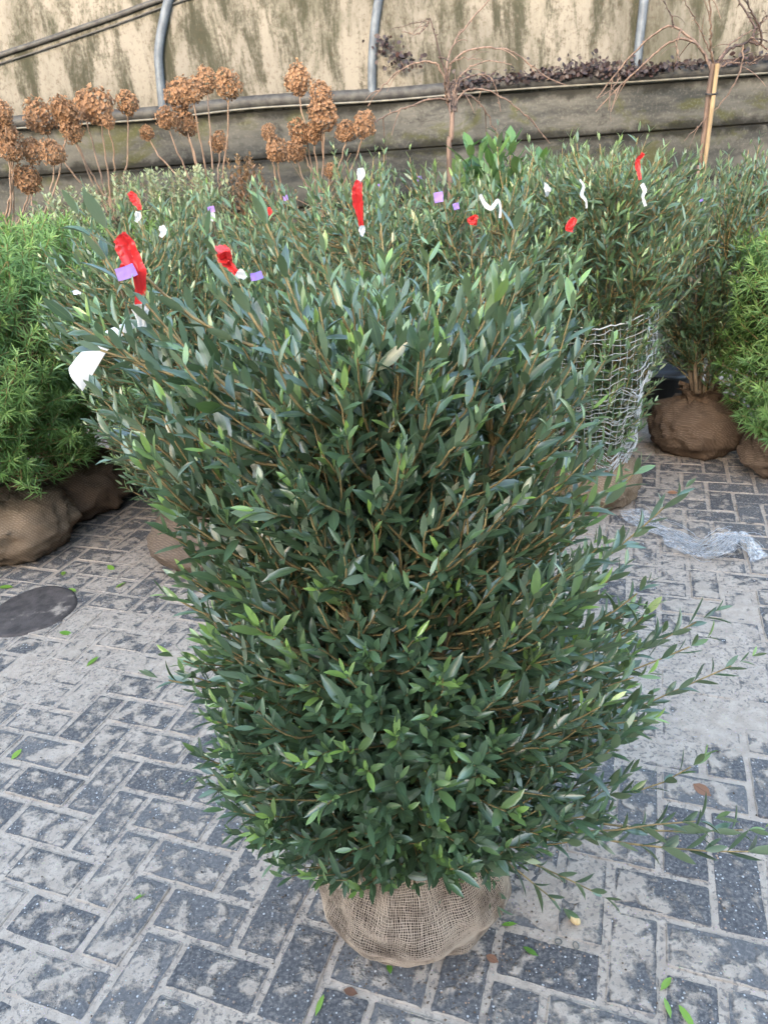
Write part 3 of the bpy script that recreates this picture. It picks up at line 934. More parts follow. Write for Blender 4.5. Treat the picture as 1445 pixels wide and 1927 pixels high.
make_shrub('evergreen_shrub', 'dark shaded evergreen shrub with bare lower stems on a brown burlap ball, far right', GB, (1.74, 3.62), 28,
           polar({.5: .26, .8: .38, 1.3: .40, 1.45: .25}, {.5: .24, .8: .36, 1.3: .38, 1.45: .2}, {.5: .24, .8: .34, 1.3: .34, 1.45: .2}, {.5: .24, .8: .34, 1.3: .34, 1.45: .2}),
           (0.52, 1.42), 480, dict(SPB, young=.08), (.25, .24, .31, M_BURLAP_DARK), nstems=8, parts=0, stem_r=0.013)

# ------------------------------------------------------------------ narrow-leaved bright green shrubs
def make_choisya(label, c, seed, env, zr, nsh, ball, parts=0):
    rng = np.random.default_rng(seed)
    root = thing('narrow_leaf_shrub', label, 'shrub', (c[0], c[1], 0), 'bright green narrow-leaved shrubs')
    off = A3([c[0], c[1], 0.0]); C3 = off.copy()
    rx, ry, bh, bmat = ball
    link('root_ball', ball_mesh(rng, rx, ry, bh, seed * 1.7, bmat, lump=0.16), root)
    knot(rng, root, bh * 0.97, bmat, 0.085)
    SP = []
    for i in range(7):
        a = 2 * math.pi * i / 7 + rng.uniform(-.3, .3)
        zz = zr[1] * rng.uniform(.5, .75)
        e = env(zz, math.cos(a), math.sin(a)) * rng.uniform(.3, .7)
        B = bez(C3 + A3([0, 0, bh * .9]), C3 + A3([e * .5 * math.cos(a), e * .5 * math.sin(a), bh + .15]), C3 + A3([e * math.cos(a), e * math.sin(a), zz]), 14)
        SP.append(B)
        V, F = tube(B, np.linspace(.010, .004, 14), 6)
        link('stem', mesh('stem', V - off, F, M_STEM), root)
    SP = np.concatenate(SP)
    fol = Foliage()
    for i in range(nsh):
        z = rng.uniform(*zr)
        a = rng.uniform(0, 2 * math.pi)
        k = rng.random() ** 0.33
        tz = (z - zr[0]) / (zr[1] - zr[0])
        if tz > .8: k = rng.random() ** .5
        e = env(z, math.cos(a), math.sin(a)) * k
        tip = C3 + A3([e * math.cos(a), e * math.sin(a), z])
        dr = nrm(A3([math.cos(a) * k, math.sin(a) * k, .25 + .9 * tz]) + rng.normal(0, .25, 3))
        b = tip - dr * 0.22
        dd = np.linalg.norm(SP - b, axis=1)
        b0 = SP[np.argmin(dd)]
        fol.tw.add(*tube(bez(b0, b, tip, 8), np.linspace(.003, .0014, 8), 4))
        yng = max(0.0, min(1, rng.normal(0.2 + 0.75 * tz * k, 0.22)))
        nw = 4
        for w in range(nw):
            pb = tip - dr * (0.036 * w)
            nl = 9 if w < 2 else 7
            A = nrm(np.cross(dr, A3([.3, .2, 1.]) + rng.normal(0, .1, 3))); Bv = np.cross(dr, A)
            az = rng.uniform(0, 6.28) + np.arange(nl) * 2 * math.pi / nl + rng.normal(0, .18, nl)
            e_ = np.cos(az)[:, None] * A + np.sin(az)[:, None] * Bv
            an = np.radians((38 if w == 0 else 58) + rng.normal(0, 12, nl))
            d = nrm(np.cos(an)[:, None] * dr + np.sin(an)[:, None] * e_ + A3([0, 0, -.05]))
            up = np.sin(an)[:, None] * dr - np.cos(an)[:, None] * e_ + A3([0, 0, .2])
            fol.leaves(rng, np.tile(pb, (nl, 1)), d, up, rng.uniform(.042, .074, nl) * (0.8 if w == 0 else 1), np.full(nl, .060), rng.random(nl), np.full(nl, yng * (1 - .22 * w)))
    build_foliage(fol, root, off, M_CHOI, LEAF_NEEDLE, parts)
    return root
ce = polar({.3: .44, .8: .52, 1.3: .5, 1.45: .3}, {.3: .44, .8: .52, 1.3: .50, 1.45: .3}, {.3: .40, .8: .50, 1.3: .48, 1.45: .3}, {.3: .4, .8: .5, 1.3: .48, 1.45: .3})
make_choisya('bright green narrow-leaved shrub on the nearest brown burlap ball at the left edge', (-1.78, 3.08), 41, ce, (.42, 1.43), 760, (.30, .29, .33, M_BURLAP))
make_choisya('bright green narrow-leaved shrub on the second burlap ball from the left edge', (-1.62, 3.52), 42, ce, (.42, 1.44), 600, (.27, .27, .32, M_BURLAP_DARK))
make_choisya('bright green narrow-leaved shrub on the farthest left burlap ball, close behind the evergreen shrub', (-1.30, 3.95), 43, ce, (.42, 1.42), 520, (.26, .26, .30, M_BURLAP_DARK))
make_choisya('bright green narrow-leaved shrub cut off by the right edge of the yard view', (2.06, 3.22), 44,
             polar({.25: .34, .6: .42, 1.1: .40, 1.3: .22}, {.25: .4, .8: .45, 1.3: .3}, {.25: .4, .8: .45, 1.3: .3}, {.25: .4, .8: .45, 1.3: .3}), (.28, 1.14), 760, (.26, .25, .30, M_BURLAP_DARK))
make_choisya('bright green narrow-leaved shrub left of the other narrow-leaved ones, mostly out of view', (-2.55, 3.25), 45, ce, (.42, 1.42), 330, (.28, .28, .32, M_BURLAP))

# ------------------------------------------------------------------ small pale and rusty plants behind
def small_plant(name, label, px, py, Y, r, h, seed, mat, ll, nsh=60, wr=.3, tpl=LEAF_LO):
    rng = np.random.default_rng(seed)
    c = at(px, py, Y); top = c[2]
    root = thing(name, label, 'plant', (c[0], c[1], 0))
    off = A3([c[0], c[1], 0])
    a = Acc()
    # a plain round pot carries it
    prof = [(0.09, 0.0), (0.115, 0.18), (0.125, 0.18), (0.125, 0.2), (0.10, 0.2), (0.10, 0.17), (0.0, 0.17)]
    nu = 20
    V = [(q * math.cos(t), q * math.sin(t), z) for q, z in prof for t in np.linspace(0, 2 * math.pi, nu, endpoint=False)]
    F = [(j * nu + i, j * nu + (i + 1) % nu, (j + 1) * nu + (i + 1) % nu, (j + 1) * nu + i) for j in range(len(prof) - 1) for i in range(nu)]
    link('pot', mesh('pot', A3(V), A3(F), M_POT), root)
    fol = Foliage()
    for i in range(nsh):
        t = rng.uniform(0, 6.28); k = math.sqrt(rng.random()) * r
        tip = off + A3([k * math.cos(t), k * math.sin(t), top - h * rng.random() ** 1.6 * (0.4 + 0.6 * k / r)])
        b = off + A3([k * .25 * math.cos(t), k * .25 * math.sin(t), 0.17])
        fol.shoot(rng, b, tip - A3([0, 0, .25]), tip, .22, .022, ll, wr, 50, .0014, .4)
    build_foliage(fol, root, off, mat, tpl, 0, twig=M_DRYSTEM)
    return root
small_plant('pale_plant', 'pale silvery small-leaved plant behind the bright green shrubs at the left', 165, 352, 4.0, .30, .5, 51, M_PALE, .030, 130)
small_plant('pale_plant', 'pale silvery small-leaved plant with one upright sprig below the middle flower heads', 318, 318, 4.1, .30, .5, 52, M_PALE, .030, 150)
small_plant('rusty_plant', 'small plant with rusty faded leaves between two clumps of dry flower heads', 452, 292, 4.25, .12, .4, 53, M_RUST, .032, 26)
small_plant('rusty_plant', 'low plant with withered pinkish leaves left of the white-stemmed dry flower', 500, 345, 4.2, .16, .3, 54, M_RUST, .03, 26)

# laurel with broad leaves
rng = np.random.default_rng(61)
lc = at(945, 300, 4.05)
lau = thing('laurel_plant', 'broad-leaved glossy laurel rising behind the back row by the weeping tree', 'plant', (lc[0], lc[1], 0))
off = A3([lc[0], lc[1], 0])
fol = Foliage()
for k, (px, py, Y) in enumerate(((885, 268, 4.0), (905, 282, 3.95), (935, 268, 4.05), (960, 262, 4.1), (925, 300, 3.9), (975, 300, 4.0), (1015, 292, 4.1), (990, 318, 3.95), (870, 305, 4.0), (950, 325, 3.9))):
    tip = at(px, py + 14, Y)
    fol.shoot(rng, off + A3([0, 0, .6]), A3([tip[0], tip[1], tip[2] - .22]), tip, .26, .042, .15, .20, 46, .003, .5)
fol_root = build_foliage(fol, lau, off, M_LAUREL, LEAF_HI, 40)

# ------------------------------------------------------------------ hydrangeas with dry heads
def head_mesh(seed, mat):
    rng = np.random.default_rng(seed)
    V0 = A3([(-.12, 0, 0), (.12, 0, 0), (.55, .55, .10), (0, 1.05, .28), (-.55, .55, .10), (0, .5, -.02)])
    F0 = A3([(0, 1, 5), (1, 2, 5), (2, 3, 5), (3, 4, 5), (4, 0, 5)])
    a = Acc()
    nfl = 210
    lob = [rng.normal(0, .45, 3) for _ in range(4)]
    for i in range(nfl):
        z = 1 - 2 * (i + .5) / nfl
        t = i * 2.39996
        q = A3([math.sqrt(1 - z * z) * math.cos(t), math.sqrt(1 - z * z) * math.sin(t), z])
        R = 1 + 0.35 * mnoise.noise(Vector(q * 1.3) + Vector((seed * 3.1, 0, 0))) + rng.normal(0, .07)
        c = q * R * rng.choice([1, 1, .8])
        c[2] *= 1.08 if c[2] > 0 else 0.9
        q2 = nrm(q + rng.normal(0, .4, 3))
        A = nrm(np.cross(q2, rng.normal(0, 1, 3))); B = np.cross(q2, A)
        s = rng.uniform(.13, .23)
        tint = rng.random()
        for k in range(4):
            th = k * math.pi / 2 + rng.normal(0, .2)
            d = math.cos(th) * A + math.sin(th) * B
            sd2 = np.cross(q2, d)
            cup = rng.uniform(-.2, .8)
            M = np.stack([sd2 * s, nrm(d + q2 * cup) * s, nrm(q2 - d * cup) * s], 1)
            V = (V0 @ M.T) + c
            col = np.tile(A3([tint, max(0, rng.normal(.2, .25)), 0, 1]), (len(V), 1))
            a.add(V, F0, col)
    return a.mesh('flower_head', mat, False)
HM = [head_mesh(s_, M_SEPAL) for s_ in (1, 2, 3, 4)]
def hydrangea(label, base_px, heads, seed, Y=4.35):
    rng = np.random.default_rng(seed)
    bx = at(base_px[0], base_px[1], Y)
    root = thing('hydrangea', label, 'hydrangea', (bx[0], bx[1], 0), 'dry hydrangeas along the polytunnel')
    off = A3([bx[0], bx[1], 0])
    fk = bx + A3([0, 0, 0.0])
    V, F = tube(smooth_path(A3([off, off + A3([.01, .02, fk[2] * .5]), fk]), 14), np.linspace(.013, .009, 15)[:len(smooth_path(A3([off, off, fk]), 14))], 6)
    link('stem', mesh('stem', V - off, F, M_DRYSTEM), root)
    for i, (px, py, r) in enumerate(heads):
        yy = Y + rng.uniform(-.14, .14)
        P = at(px, py, yy)
        rad = r * yy * 0.80 / FPX
        s0 = fk + A3([0, 0, -rng.uniform(0.0, .15)])
        bot = P - A3([0, 0, rad * .5])
        mid = s0 * .45 + bot * .55 + A3([(P[0] - s0[0]) * .12, rng.normal(0, .02), -.05 - rng.uniform(0, .05)])
        C = bez(s0, mid, bot, 14)
        C[1:-1] += rng.normal(0, .003, (12, 3))
        V, F = tube(C, np.linspace(.0058, .0036, 14), 5)
        link('stem', mesh('stem', V - off, F, M_DRYSTEM), root)
        h = link('flower_head', HM[i % 4], root, P - off)
        h.rotation_euler = (rng.uniform(-.5, .5), rng.uniform(-.5, .5), rng.uniform(0, 6.28))
        h.scale = (rad, rad, rad * rng.uniform(1.0, 1.25))
    # thin bare twigs
    a = Acc()
    for _ in range(7):
        t = rng.uniform(0, 6.28)
        e = fk + A3([.22 * math.cos(t), .1 * math.sin(t), rng.uniform(-.1, .16)])
        a.add(*tube(bez(fk - A3([0, 0, .15]), (fk + e) / 2 + A3([0, 0, -.07]), e, 8), np.linspace(.0034, .0016, 8), 4))
    link('twigs', a.mesh('twigs', M_DRYSTEM, True, off), root, kind='stuff')
hydrangea('dry hydrangea at the left edge with brown heads low on pale stems', (8, 400), [(6, 213, 18), (12, 252, 23), (22, 285, 20), (60, 286, 20)], 71, 4.2)
hydrangea('dry hydrangea with one low brown head on a thick pale stem', (62, 412), [(52, 340, 24), (100, 288, 22), (128, 218, 22)], 72, 4.15)
hydrangea('dry hydrangea with a crowded row of big brown heads in the left half', (205, 370), [(75, 222, 28), (118, 206, 20), (136, 246, 20), (158, 200, 20), (184, 203, 29), (204, 230, 12), (240, 195, 20)], 73, 4.35)
hydrangea('tallest dry hydrangea, its brown heads beside the left hoop', (396, 372), [(338, 180, 26), (362, 172, 22), (388, 152, 21), (430, 161, 22), (313, 224, 18), (350, 234, 20), (277, 251, 13), (411, 268, 16)], 74, 4.35)
hydrangea('dry hydrangea on a single pale stem with two brown heads', (528, 362), [(520, 283, 21), (505, 250, 13)], 75, 4.15)
hydrangea('dry hydrangea with brown heads clustered left of the middle hoop', (600, 345), [(560, 152, 23), (604, 176, 20), (607, 218, 28), (565, 250, 20), (590, 252, 16), (556, 286, 20), (650, 248, 18), (684, 236, 22), (622, 322, 12)], 76, 4.4)

# ------------------------------------------------------------------ weeping trees
def weeping(label, trunk, branches, Y, seed, stake=None, stake_label=None):
    rng = np.random.default_rng(seed)
    def zp(q, y=Y): return at(722 + q[0] / 2, q[1] / 2, y)
    b = zp(trunk[0])
    root = thing('weeping_tree', label, 'tree', (b[0], b[1], 0), 'bare weeping trees')
    off = A3([b[0], b[1], 0])
    P = smooth_path(A3([off] + [zp(q) for q in trunk]), 24)
    V, F = tube(P, np.linspace(.016, .0135, len(P)), 8)
    link('trunk', mesh('trunk', V - off, F, M_WEEP), root)
    for pts, r, dk in branches:
        dep = rng.uniform(-.25, .25)
        Q = [zp(q, Y + dep * (k / (len(pts) - 1)) ** 1.0) for k, q in enumerate(pts)]
        C = smooth_path(A3(Q), 30)
        C[1:-1] += rng.normal(0, .0025, (len(C) - 2, 3))
        a = Acc()
        a.add(*tube(C, np.linspace(r, r * .4, len(C)), 5))
        for k in range(2, len(C) - 1, 2):      # buds and short spurs
            d = nrm(rng.normal(0, 1, 3)) * rng.uniform(.008, .02)
            a.add(*tube(A3([C[k], C[k] + d * .6, C[k] + d]), [r * .6, r * .45, r * .2], 4))
        if len(C) > 12:
            for _ in range(2):
                k = rng.integers(5, len(C) - 3)
                d = nrm((C[k + 1] - C[k - 1]) + rng.normal(0, .03, 3)) * rng.uniform(.08, .18) + A3([0, 0, -.04])
                a.add(*tube(bez(C[k], C[k] + d * .5 + A3([0, 0, .03]), C[k] + d, 7), np.linspace(r * .5, r * .25, 7), 4))
        link('branch', a.mesh('branch', M_DARKTWIG if dk else M_WEEP, True, off), root)
    if stake:
        Q = [zp(q, Y - .03) for q in stake]
        d = Q[0] - Q[1]
        Q = [Q[0] + d * (Q[0][2] / abs(d[2]))] + Q
        sc_ = thing('bamboo_cane', stake_label, 'cane', (Q[0][0], Q[0][1], 0))
        C = smooth_path(A3(Q), 30)
        R = np.full(len(C), .0115); R[::6] = .013
        V, F = tube(C, R, 8)
        link('cane', mesh('cane', V - A3([Q[0][0], Q[0][1], 0]), F, M_CANE), sc_)
        tp = zp((1232, 352), Y - .01)
        th = np.linspace(0, 2 * math.pi, 20)
        V, F = tube(np.stack([tp[0] + .032 * np.cos(th), tp[1] + .03 * np.sin(th), tp[2] + .006 * np.sin(th)], 1), .005, 5)
        link('tie', mesh('tie', V - A3([Q[0][0], Q[0][1], 0]), F, M_POT), sc_)
B = .0075
weeping('bare grafted weeping tree in the middle with drooping pale twigs in front of the film', [(247, 640), (254, 520), (258, 420), (256, 370)], [
    ([(258, 400), (240, 320), (225, 250), (205, 180), (175, 70)], .008, 1), ([(175, 70), (120, 85), (20, 112)], .003, 1), ([(172, 75), (150, 110), (125, 128), (68, 122)], .004, 0),
    ([(250, 390), (236, 280), (250, 190), (300, 110), (395, 0), (430, -40)], .0065, 0),
    ([(255, 400), (245, 265), (300, 198), (400, 178), (480, 195), (560, 250), (620, 295), (685, 320)], .0065, 0),
    ([(262, 400), (272, 320), (310, 265), (380, 230), (480, 243)], .006, 0), ([(245, 330), (245, 250), (290, 222), (370, 225)], .004, 0),
    ([(256, 410), (220, 270), (180, 235), (130, 235), (60, 265), (0, 320), (-60, 400)], .0065, 0), ([(250, 430), (235, 375), (170, 375), (80, 405), (0, 440), (-80, 490)], .007, 0),
    ([(258, 430), (280, 370), (330, 335), (400, 345), (470, 385), (560, 460), (625, 540)], .0065, 0), ([(262, 420), (290, 360), (340, 370), (390, 430), (430, 520)], .007, 0),
    ([(264, 410), (285, 310), (380, 280), (420, 330), (440, 420)], .006, 0), ([(264, 420), (262, 360), (262, 305)], .013, 0), ([(256, 420), (240, 370), (228, 300)], .012, 0)], 4.55, 81)
weeping('bare grafted weeping tree at the right tied to a bamboo cane', [(1180, 700), (1190, 620), (1212, 440), (1225, 330), (1240, 240)], [
    ([(1240, 260), (1225, 240), (1180, 170), (1090, 100), (1010, 130), (940, 200), (880, 270), (800, 370)], .0085, 0),
    ([(1235, 280), (1200, 190), (1130, 145), (1060, 170), (980, 240), (890, 320), (797, 420)], .0085, 0),
    ([(1240, 250), (1230, 180), (1228, 100), (1224, 0), (1224, -50)], .007, 0), ([(1250, 245), (1300, 185), (1370, 155), (1392, 100), (1340, 10), (1310, -40)], .0095, 1),
    ([(1260, 225), (1310, 160), (1390, 112), (1450, 60)], .005, 0), ([(1375, 155), (1415, 165), (1415, 110), (1380, 40), (1340, -30)], .008, 1),
    ([(1245, 270), (1262, 252), (1320, 235), (1400, 240)], .006, 0), ([(1350, 170), (1345, 250), (1290, 360), (1210, 450), (1130, 530)], .0055, 0),
    ([(1232, 200), (1180, 90), (1140, 20), (1120, -30)], .004, 0), ([(1090, 100), (1075, 50), (1040, -20)], .004, 1), ([(1120, 110), (1100, 170), (1112, 228)], .004, 0), ([(1380, 140), (1450, 190), (1500, 240)], .006, 0),
    ([(890, 290), (860, 330), (800, 375)], .004, 0), ([(1400, 110), (1440, 60), (1500, 40)], .005, 1)], 4.5, 82, [(1200, 670), (1255, 240)], 'pale bamboo cane supporting the weeping tree at the right')

# withered ivy along the foot of the film
rng = np.random.default_rng(91)
def ivy(label, pts, nl, spread):
    P = A3([film_pt(px, py, .05) for px, py in pts])
    C = smooth_path(P, 40)
    root = thing('withered_ivy', label, 'ivy', tuple(C[0]))
    fol = Foliage()
    fol.tw.add(*tube(C, .006, 5))
    k = rng.integers(0, len(C), nl)
    b = C[k] + np.stack([rng.normal(0, .05, nl), rng.uniform(-.05, .01, nl), np.abs(rng.normal(0, spread, nl)) * (.4 + .6 * np.sin(k * .7 + rng.uniform(0, 1, nl)) ** 2) - .02], 1)
    d = nrm(rng.normal(0, 1, (nl, 3)) + A3([0, -.3, -.2])); up = nrm(A3([0, -1, .3]) + rng.normal(0, .5, (nl, 3)))
    fol.leaves(rng, b, d, up, rng.uniform(.018, .038, nl), np.full(nl, .42), rng.random(nl), np.maximum(0, rng.normal(.1, .3, nl)))
    build_foliage(fol, root, C[0], M_IVY, LEAF_LO, 0, twig=M_DARKTWIG)
ivy('withered dark red ivy creeping along the gutter between the two weeping trees', [(860, 158), (960, 148), (1040, 140), (1080, 135), (1120, 130), (1170, 138), (1230, 128)], 720, .045)
ivy('withered dark ivy along the gutter beyond the bamboo cane', [(1225, 126), (1290, 120), (1360, 114), (1440, 106), (1520, 98)], 200, .03)
ivy('small dark withered ivy clump hanging on the film by the middle hoop', [(716, 72), (730, 90), (748, 108), (762, 128)], 110, .03)

# ------------------------------------------------------------------ white net around one shrub and wrap on the ground
rng = np.random.default_rng(101)
nc = A3([0.965, 3.08])
net = thing('plastic_net', 'loose white plastic netting wrapped round the lower half of a shrub', 'netting', (nc[0], nc[1], 0.2))
noff = A3([nc[0], nc[1], 0.2])
def net_pt(a, z):
    r = np.interp(z, [.15, .35, .6, .75, .95], [.17, .215, .25, .255, .25])
    r *= 1 + .10 * mnoise.noise(Vector((a * 2.2, z * 5, 2))) + .05 * mnoise.noise(Vector((a * 7, z * 12, 5)))
    zz = z + (.03 + .04 * (z < .62)) * mnoise.noise(Vector((a * 2.6, z * 4.5, 9))) + .012 * mnoise.noise(Vector((a * 9, z * 9, 3))) + .07 * math.sin(a + .5) * (z - .2)
    return (nc[0] + r * math.cos(a), nc[1] + r * math.sin(a), zz)
acc = Acc()
for z in np.concatenate([np.arange(.17, .60, .021), np.arange(.60, .94, .034)]):
    zz = z + rng.normal(0, .004)
    tl = rng.normal(0, .012)
    P = [net_pt(a, zz + tl * math.sin(a * 2) + (rng.normal(0, .002))) for a in np.linspace(-math.pi * .95, math.pi * .3, 46)]
    acc.add(*tube(P, rng.uniform(.0011, .0019), 3))
for a in np.arange(-math.pi * .95, math.pi * .3, .13):
    tw_ = rng.normal(0, .03)
    P = [net_pt(a + tw_ * math.sin(z * 5), z) for z in np.linspace(.17, .93, 26)]
    acc.add(*tube(P, rng.uniform(.0006, .0011), 3))
for q_ in range(46):
    a1 = rng.uniform(-2.0, -.2); z1 = rng.uniform(.13, .52)
    P = [net_pt(-.28 + (a1 + .28) * t + rng.normal(0, .012), .63 + (z1 - .63) * t ** .8 - .05 * math.sin(math.pi * t) + rng.normal(0, .003)) for t in np.linspace(0, 1, 22)]
    acc.add(*tube(P, rng.uniform(.0008, .0015), 3))
link('net_strands', acc.mesh('net_strands', M_NET, True, noff), net, kind='stuff')
acc = Acc()
for k in range(5):      # gathered ropes of net
    a0 = -1.15 + .16 * k
    P = [net_pt(a0 + .9 * t + .06 * math.sin(9 * t + k), .62 - .38 * t ** 1.3 + .02 * math.sin(6 * t + 2 * k)) for t in np.linspace(0, 1, 24)][::1]
    acc.add(*tube(P, .0028, 4))
P = [net_pt(a, .94) for a in np.linspace(-math.pi * .95, math.pi * .3, 46)]
acc.add(*tube(P, .003, 4))
P = [net_pt(.05 - .75 * t, .58 - .42 * t) for t in np.linspace(0, 1, 30)]
acc.add(*tube(P, .004, 4))
link('gathered_edge', acc.mesh('gathered_edge', M_NET, True, noff), net)

wrap = thing('plastic_wrap', 'crumpled strip of clear plastic wrap lying on the paving at the right', 'plastic wrap', tuple(G(1310, 1020)))
woff = G(1310, 1020)
# a loose band that stands up in a loop, and a flat crumpled sheet
path = smooth_path(A3([G(1185, 960), G(1215, 985, .01), G(1260, 1005, .015), G(1290, 1025, .02), G(1325, 1040, .02), G(1352, 1025, .06), G(1376, 1010, .085), G(1400, 1015, .07), G(1418, 1035, .03), G(1430, 1052, .004)]), 70)
a = Acc()
wd = 8
V = []
for k, c in enumerate(path):
    t = nrm(path[min(k + 1, len(path) - 1)] - path[max(k - 1, 0)])
    s_ = nrm(np.cross(t, A3([0, 0, 1])))
    for j in range(wd):
        q = (j / (wd - 1) - .5) * (.11 + .03 * math.sin(k * .4))
        p = c + s_ * q + A3([0, 0, 1]) * (.012 * mnoise.noise(Vector((k * .25, j * 1.1, 3))) + .008 * mnoise.noise(Vector((k * .8, j * 2.5, 5))))
        p[2] = max(p[2], .003 + .003 * (j % 2))
        V.append(p)
F = [(k * wd + j, k * wd + j + 1, (k + 1) * wd + j + 1, (k + 1) * wd + j) for k in range(len(path) - 1) for j in range(wd - 1)]
k = N('thin clear film')
k.P(Base_Color=(0.75, 0.77, 0.8, 1), Roughness=0.25)
tp = k.n('ShaderNodeBsdfTransparent')
st_ = k.noise(k.pos((1, 1, 1)), 60, 4, 0.7)
mx = k.n('ShaderNodeMixShader', {0: k.smooth(st_, 0.35, 0.7, 0.12, 0.55)})
k.t.links.new(tp.outputs[0], mx.inputs[1]); k.t.links.new(k.b.outputs[0], mx.inputs[2]); k.t.links.new(mx.outputs[0], k.out.inputs[0])
M_CLEAR = k.m
link('film_band', mesh('film_band', A3(V) - woff, A3(F), M_CLEAR), wrap)
a = Acc()
for _ in range(60):
    k0 = rng.integers(0, 44); k1 = min(len(path) - 1, k0 + rng.integers(8, 26))
    o_ = rng.normal(0, .03, 3); o_[2] = abs(o_[2]) * .25
    P = path[k0:k1] + o_ + np.cumsum(rng.normal(0, .002, (k1 - k0, 3)), axis=0)
    P[:, 2] = np.maximum(P[:, 2], .004)
    a.add(*tube(P, rng.uniform(.0006, .0014), 3))
link('film_threads', a.mesh('film_threads', M_WRAP, True, woff), wrap, kind='stuff')

# ------------------------------------------------------------------ ribbons, tags, label
def ribbon(name, label, cat, pts, Y, width, mat, seed, white_tail=None, crumple=1.0, group='marking ribbons', bits=(), flat=False):
    """a crumpled strip of tape through the pixel points"""
    rng = np.random.default_rng(seed)
    C = smooth_path(A3([at(px, py, Y + rng.normal(0, .006)) for px, py in pts]), 44)
    root = thing(name, label, cat, tuple(C[0]), group)
    off = C[0]
    nW = 9
    def strip(C, w0, nm, mt):
        V = []
        ph = rng.uniform(0, 6)
        for k, c in enumerate(C):
            t = nrm(C[min(k + 1, len(C) - 1)] - C[max(k - 1, 0)])
            q = k / (len(C) - 1)
            tw = ph * .0 + .5 * math.sin(q * 5 + ph) * crumple
            s0 = nrm(np.cross(t, A3([.1, -1, .1])))
            nn = np.cross(s0, t)
            s1 = math.cos(tw) * s0 + math.sin(tw) * nn
            n1 = np.cross(s1, t)
            w = w0 * (.55 + .45 * math.sin(math.pi * min(1, q * 1.15 + .12)) + .15 * mnoise.noise(Vector((q * 9, seed, 0))))
            if flat: w = w0
            for j in range(nW):
                x = j / (nW - 1) - .5
                V.append(c + s1 * x * w + n1 * (crumple * w * (.16 * math.sin(x * 11 + 3 * q + ph) + .16 * math.sin(x * 5 - 2 * q) + .22 * mnoise.noise(Vector((q * 14, x * 6, seed))))))
        F = [(k * nW + j, k * nW + j + 1, (k + 1) * nW + j + 1, (k + 1) * nW + j) for k in range(len(C) - 1) for j in range(nW - 1)]
        link(nm, mesh(nm, A3(V) - off, A3(F), mt), root)
    strip(C, width, 'tape', mat)
    if white_tail:
        strip(smooth_path(A3([at(px, py, Y - .004) for px, py in white_tail]), 14), width * .8, 'white_end', M_WHITE)
    for bp, bw in bits:
        strip(smooth_path(A3([at(px, py, Y - .003) for px, py in bp]), 12), bw, 'loose_end', mat)
    return root
ribbon('red_ribbon', 'big torn red ribbon tied to the upper left shoot of the front shrub', 'ribbon', [(222, 445), (232, 455), (243, 480), (258, 510), (264, 545), (266, 575)], 1.04, .027, M_RED, 1,
       [(264, 572), (266, 592), (268, 615)], bits=[([(226, 500), (240, 508), (258, 520)], .020)])
ribbon('purple_tag', 'purple tape tag stuck across the big torn red ribbon', 'tag', [(220, 518), (238, 513), (255, 506)], 1.015, .016, M_PURPLE, 2, None, .05, 'purple tape tags', flat=True)
ribbon('red_ribbon', 'short crumpled red ribbon knotted on a front shoot beside a small purple tag', 'ribbon', [(413, 462), (422, 474), (428, 492), (440, 508), (447, 515)], 1.0, .016, M_RED, 3, [(446, 512), (456, 518), (462, 524)], bits=[([(410, 488), (422, 484), (434, 478)], .016)])
ribbon('purple_tag', 'small purple tape tag beside the short crumpled red ribbon', 'tag', [(472, 522), (483, 520), (494, 516)], 1.0, .010, M_PURPLE, 4, None, .05, 'purple tape tags', flat=True)
ribbon('red_ribbon', 'long narrow red and white ribbon hanging straight down at the top centre', 'ribbon', [(676, 340), (672, 360), (674, 385), (678, 410), (680, 425)], 1.3, .017, M_RED, 5, [(678, 316), (679, 330), (674, 345)], .8)
ribbon('white_tape', 'small white tape end below the long narrow red ribbon', 'tape', [(680, 424), (681, 434), (681, 444)], 1.3, .012, M_WHITE, 6, None, .6, 'white tapes')
ribbon('red_ribbon', 'red ribbon on the left back shrub, small white end hanging below', 'ribbon', [(243, 362), (252, 372), (262, 388), (264, 395)], 2.75, .028, M_RED, 7, [(260, 398), (260, 408), (257, 418)])
ribbon('red_ribbon', 'red crumpled ribbon just left of the forked white tape', 'ribbon', [(884, 408), (888, 416), (894, 410), (892, 424)], 2.3, .024, M_RED, 8)
ribbon('white_tape', 'forked white tape on top of the middle back shrub', 'tape', [(903, 366), (912, 384), (924, 392), (936, 378), (941, 392), (940, 410)], 2.3, .013, M_WHITE, 9, None, .8, 'white tapes')
ribbon('red_ribbon', 'small red ribbon low between the forked white tape and the white-tailed ribbon', 'ribbon', [(1082, 410), (1075, 420), (1068, 430), (1078, 434)], 2.6, .026, M_RED, 10)
ribbon('red_ribbon', 'tall red ribbon with a white tail at the top of the netted shrub', 'ribbon', [(1210, 288), (1198, 302), (1200, 318), (1204, 338)], 2.62, .022, M_RED, 11, [(1207, 346), (1212, 358), (1208, 370), (1214, 388)])
ribbon('white_tape', 'narrow white tape with a pink tip left of the tall red ribbon', 'tape', [(1090, 338), (1097, 350), (1094, 366), (1102, 378), (1103, 392)], 2.62, .013, M_WHITE, 12, None, .8, 'white tapes')
ribbon('white_tape', 'short white tape between the laurel and the narrow white tape', 'tape', [(1026, 345), (1030, 358), (1028, 370)], 2.7, .024, M_WHITE, 13, None, .8, 'white tapes')
ribbon('white_tape', 'white tape lowest on the left back shrub', 'tape', [(304, 425), (307, 436), (303, 446)], 2.35, .022, M_WHITE, 14, None, .8, 'white tapes')
ribbon('white_tape', 'small white tape under a purple speck above the short red ribbon', 'tape', [(398, 400), (401, 408), (399, 416)], 2.7, .018, M_WHITE, 15, None, .6, 'white tapes')
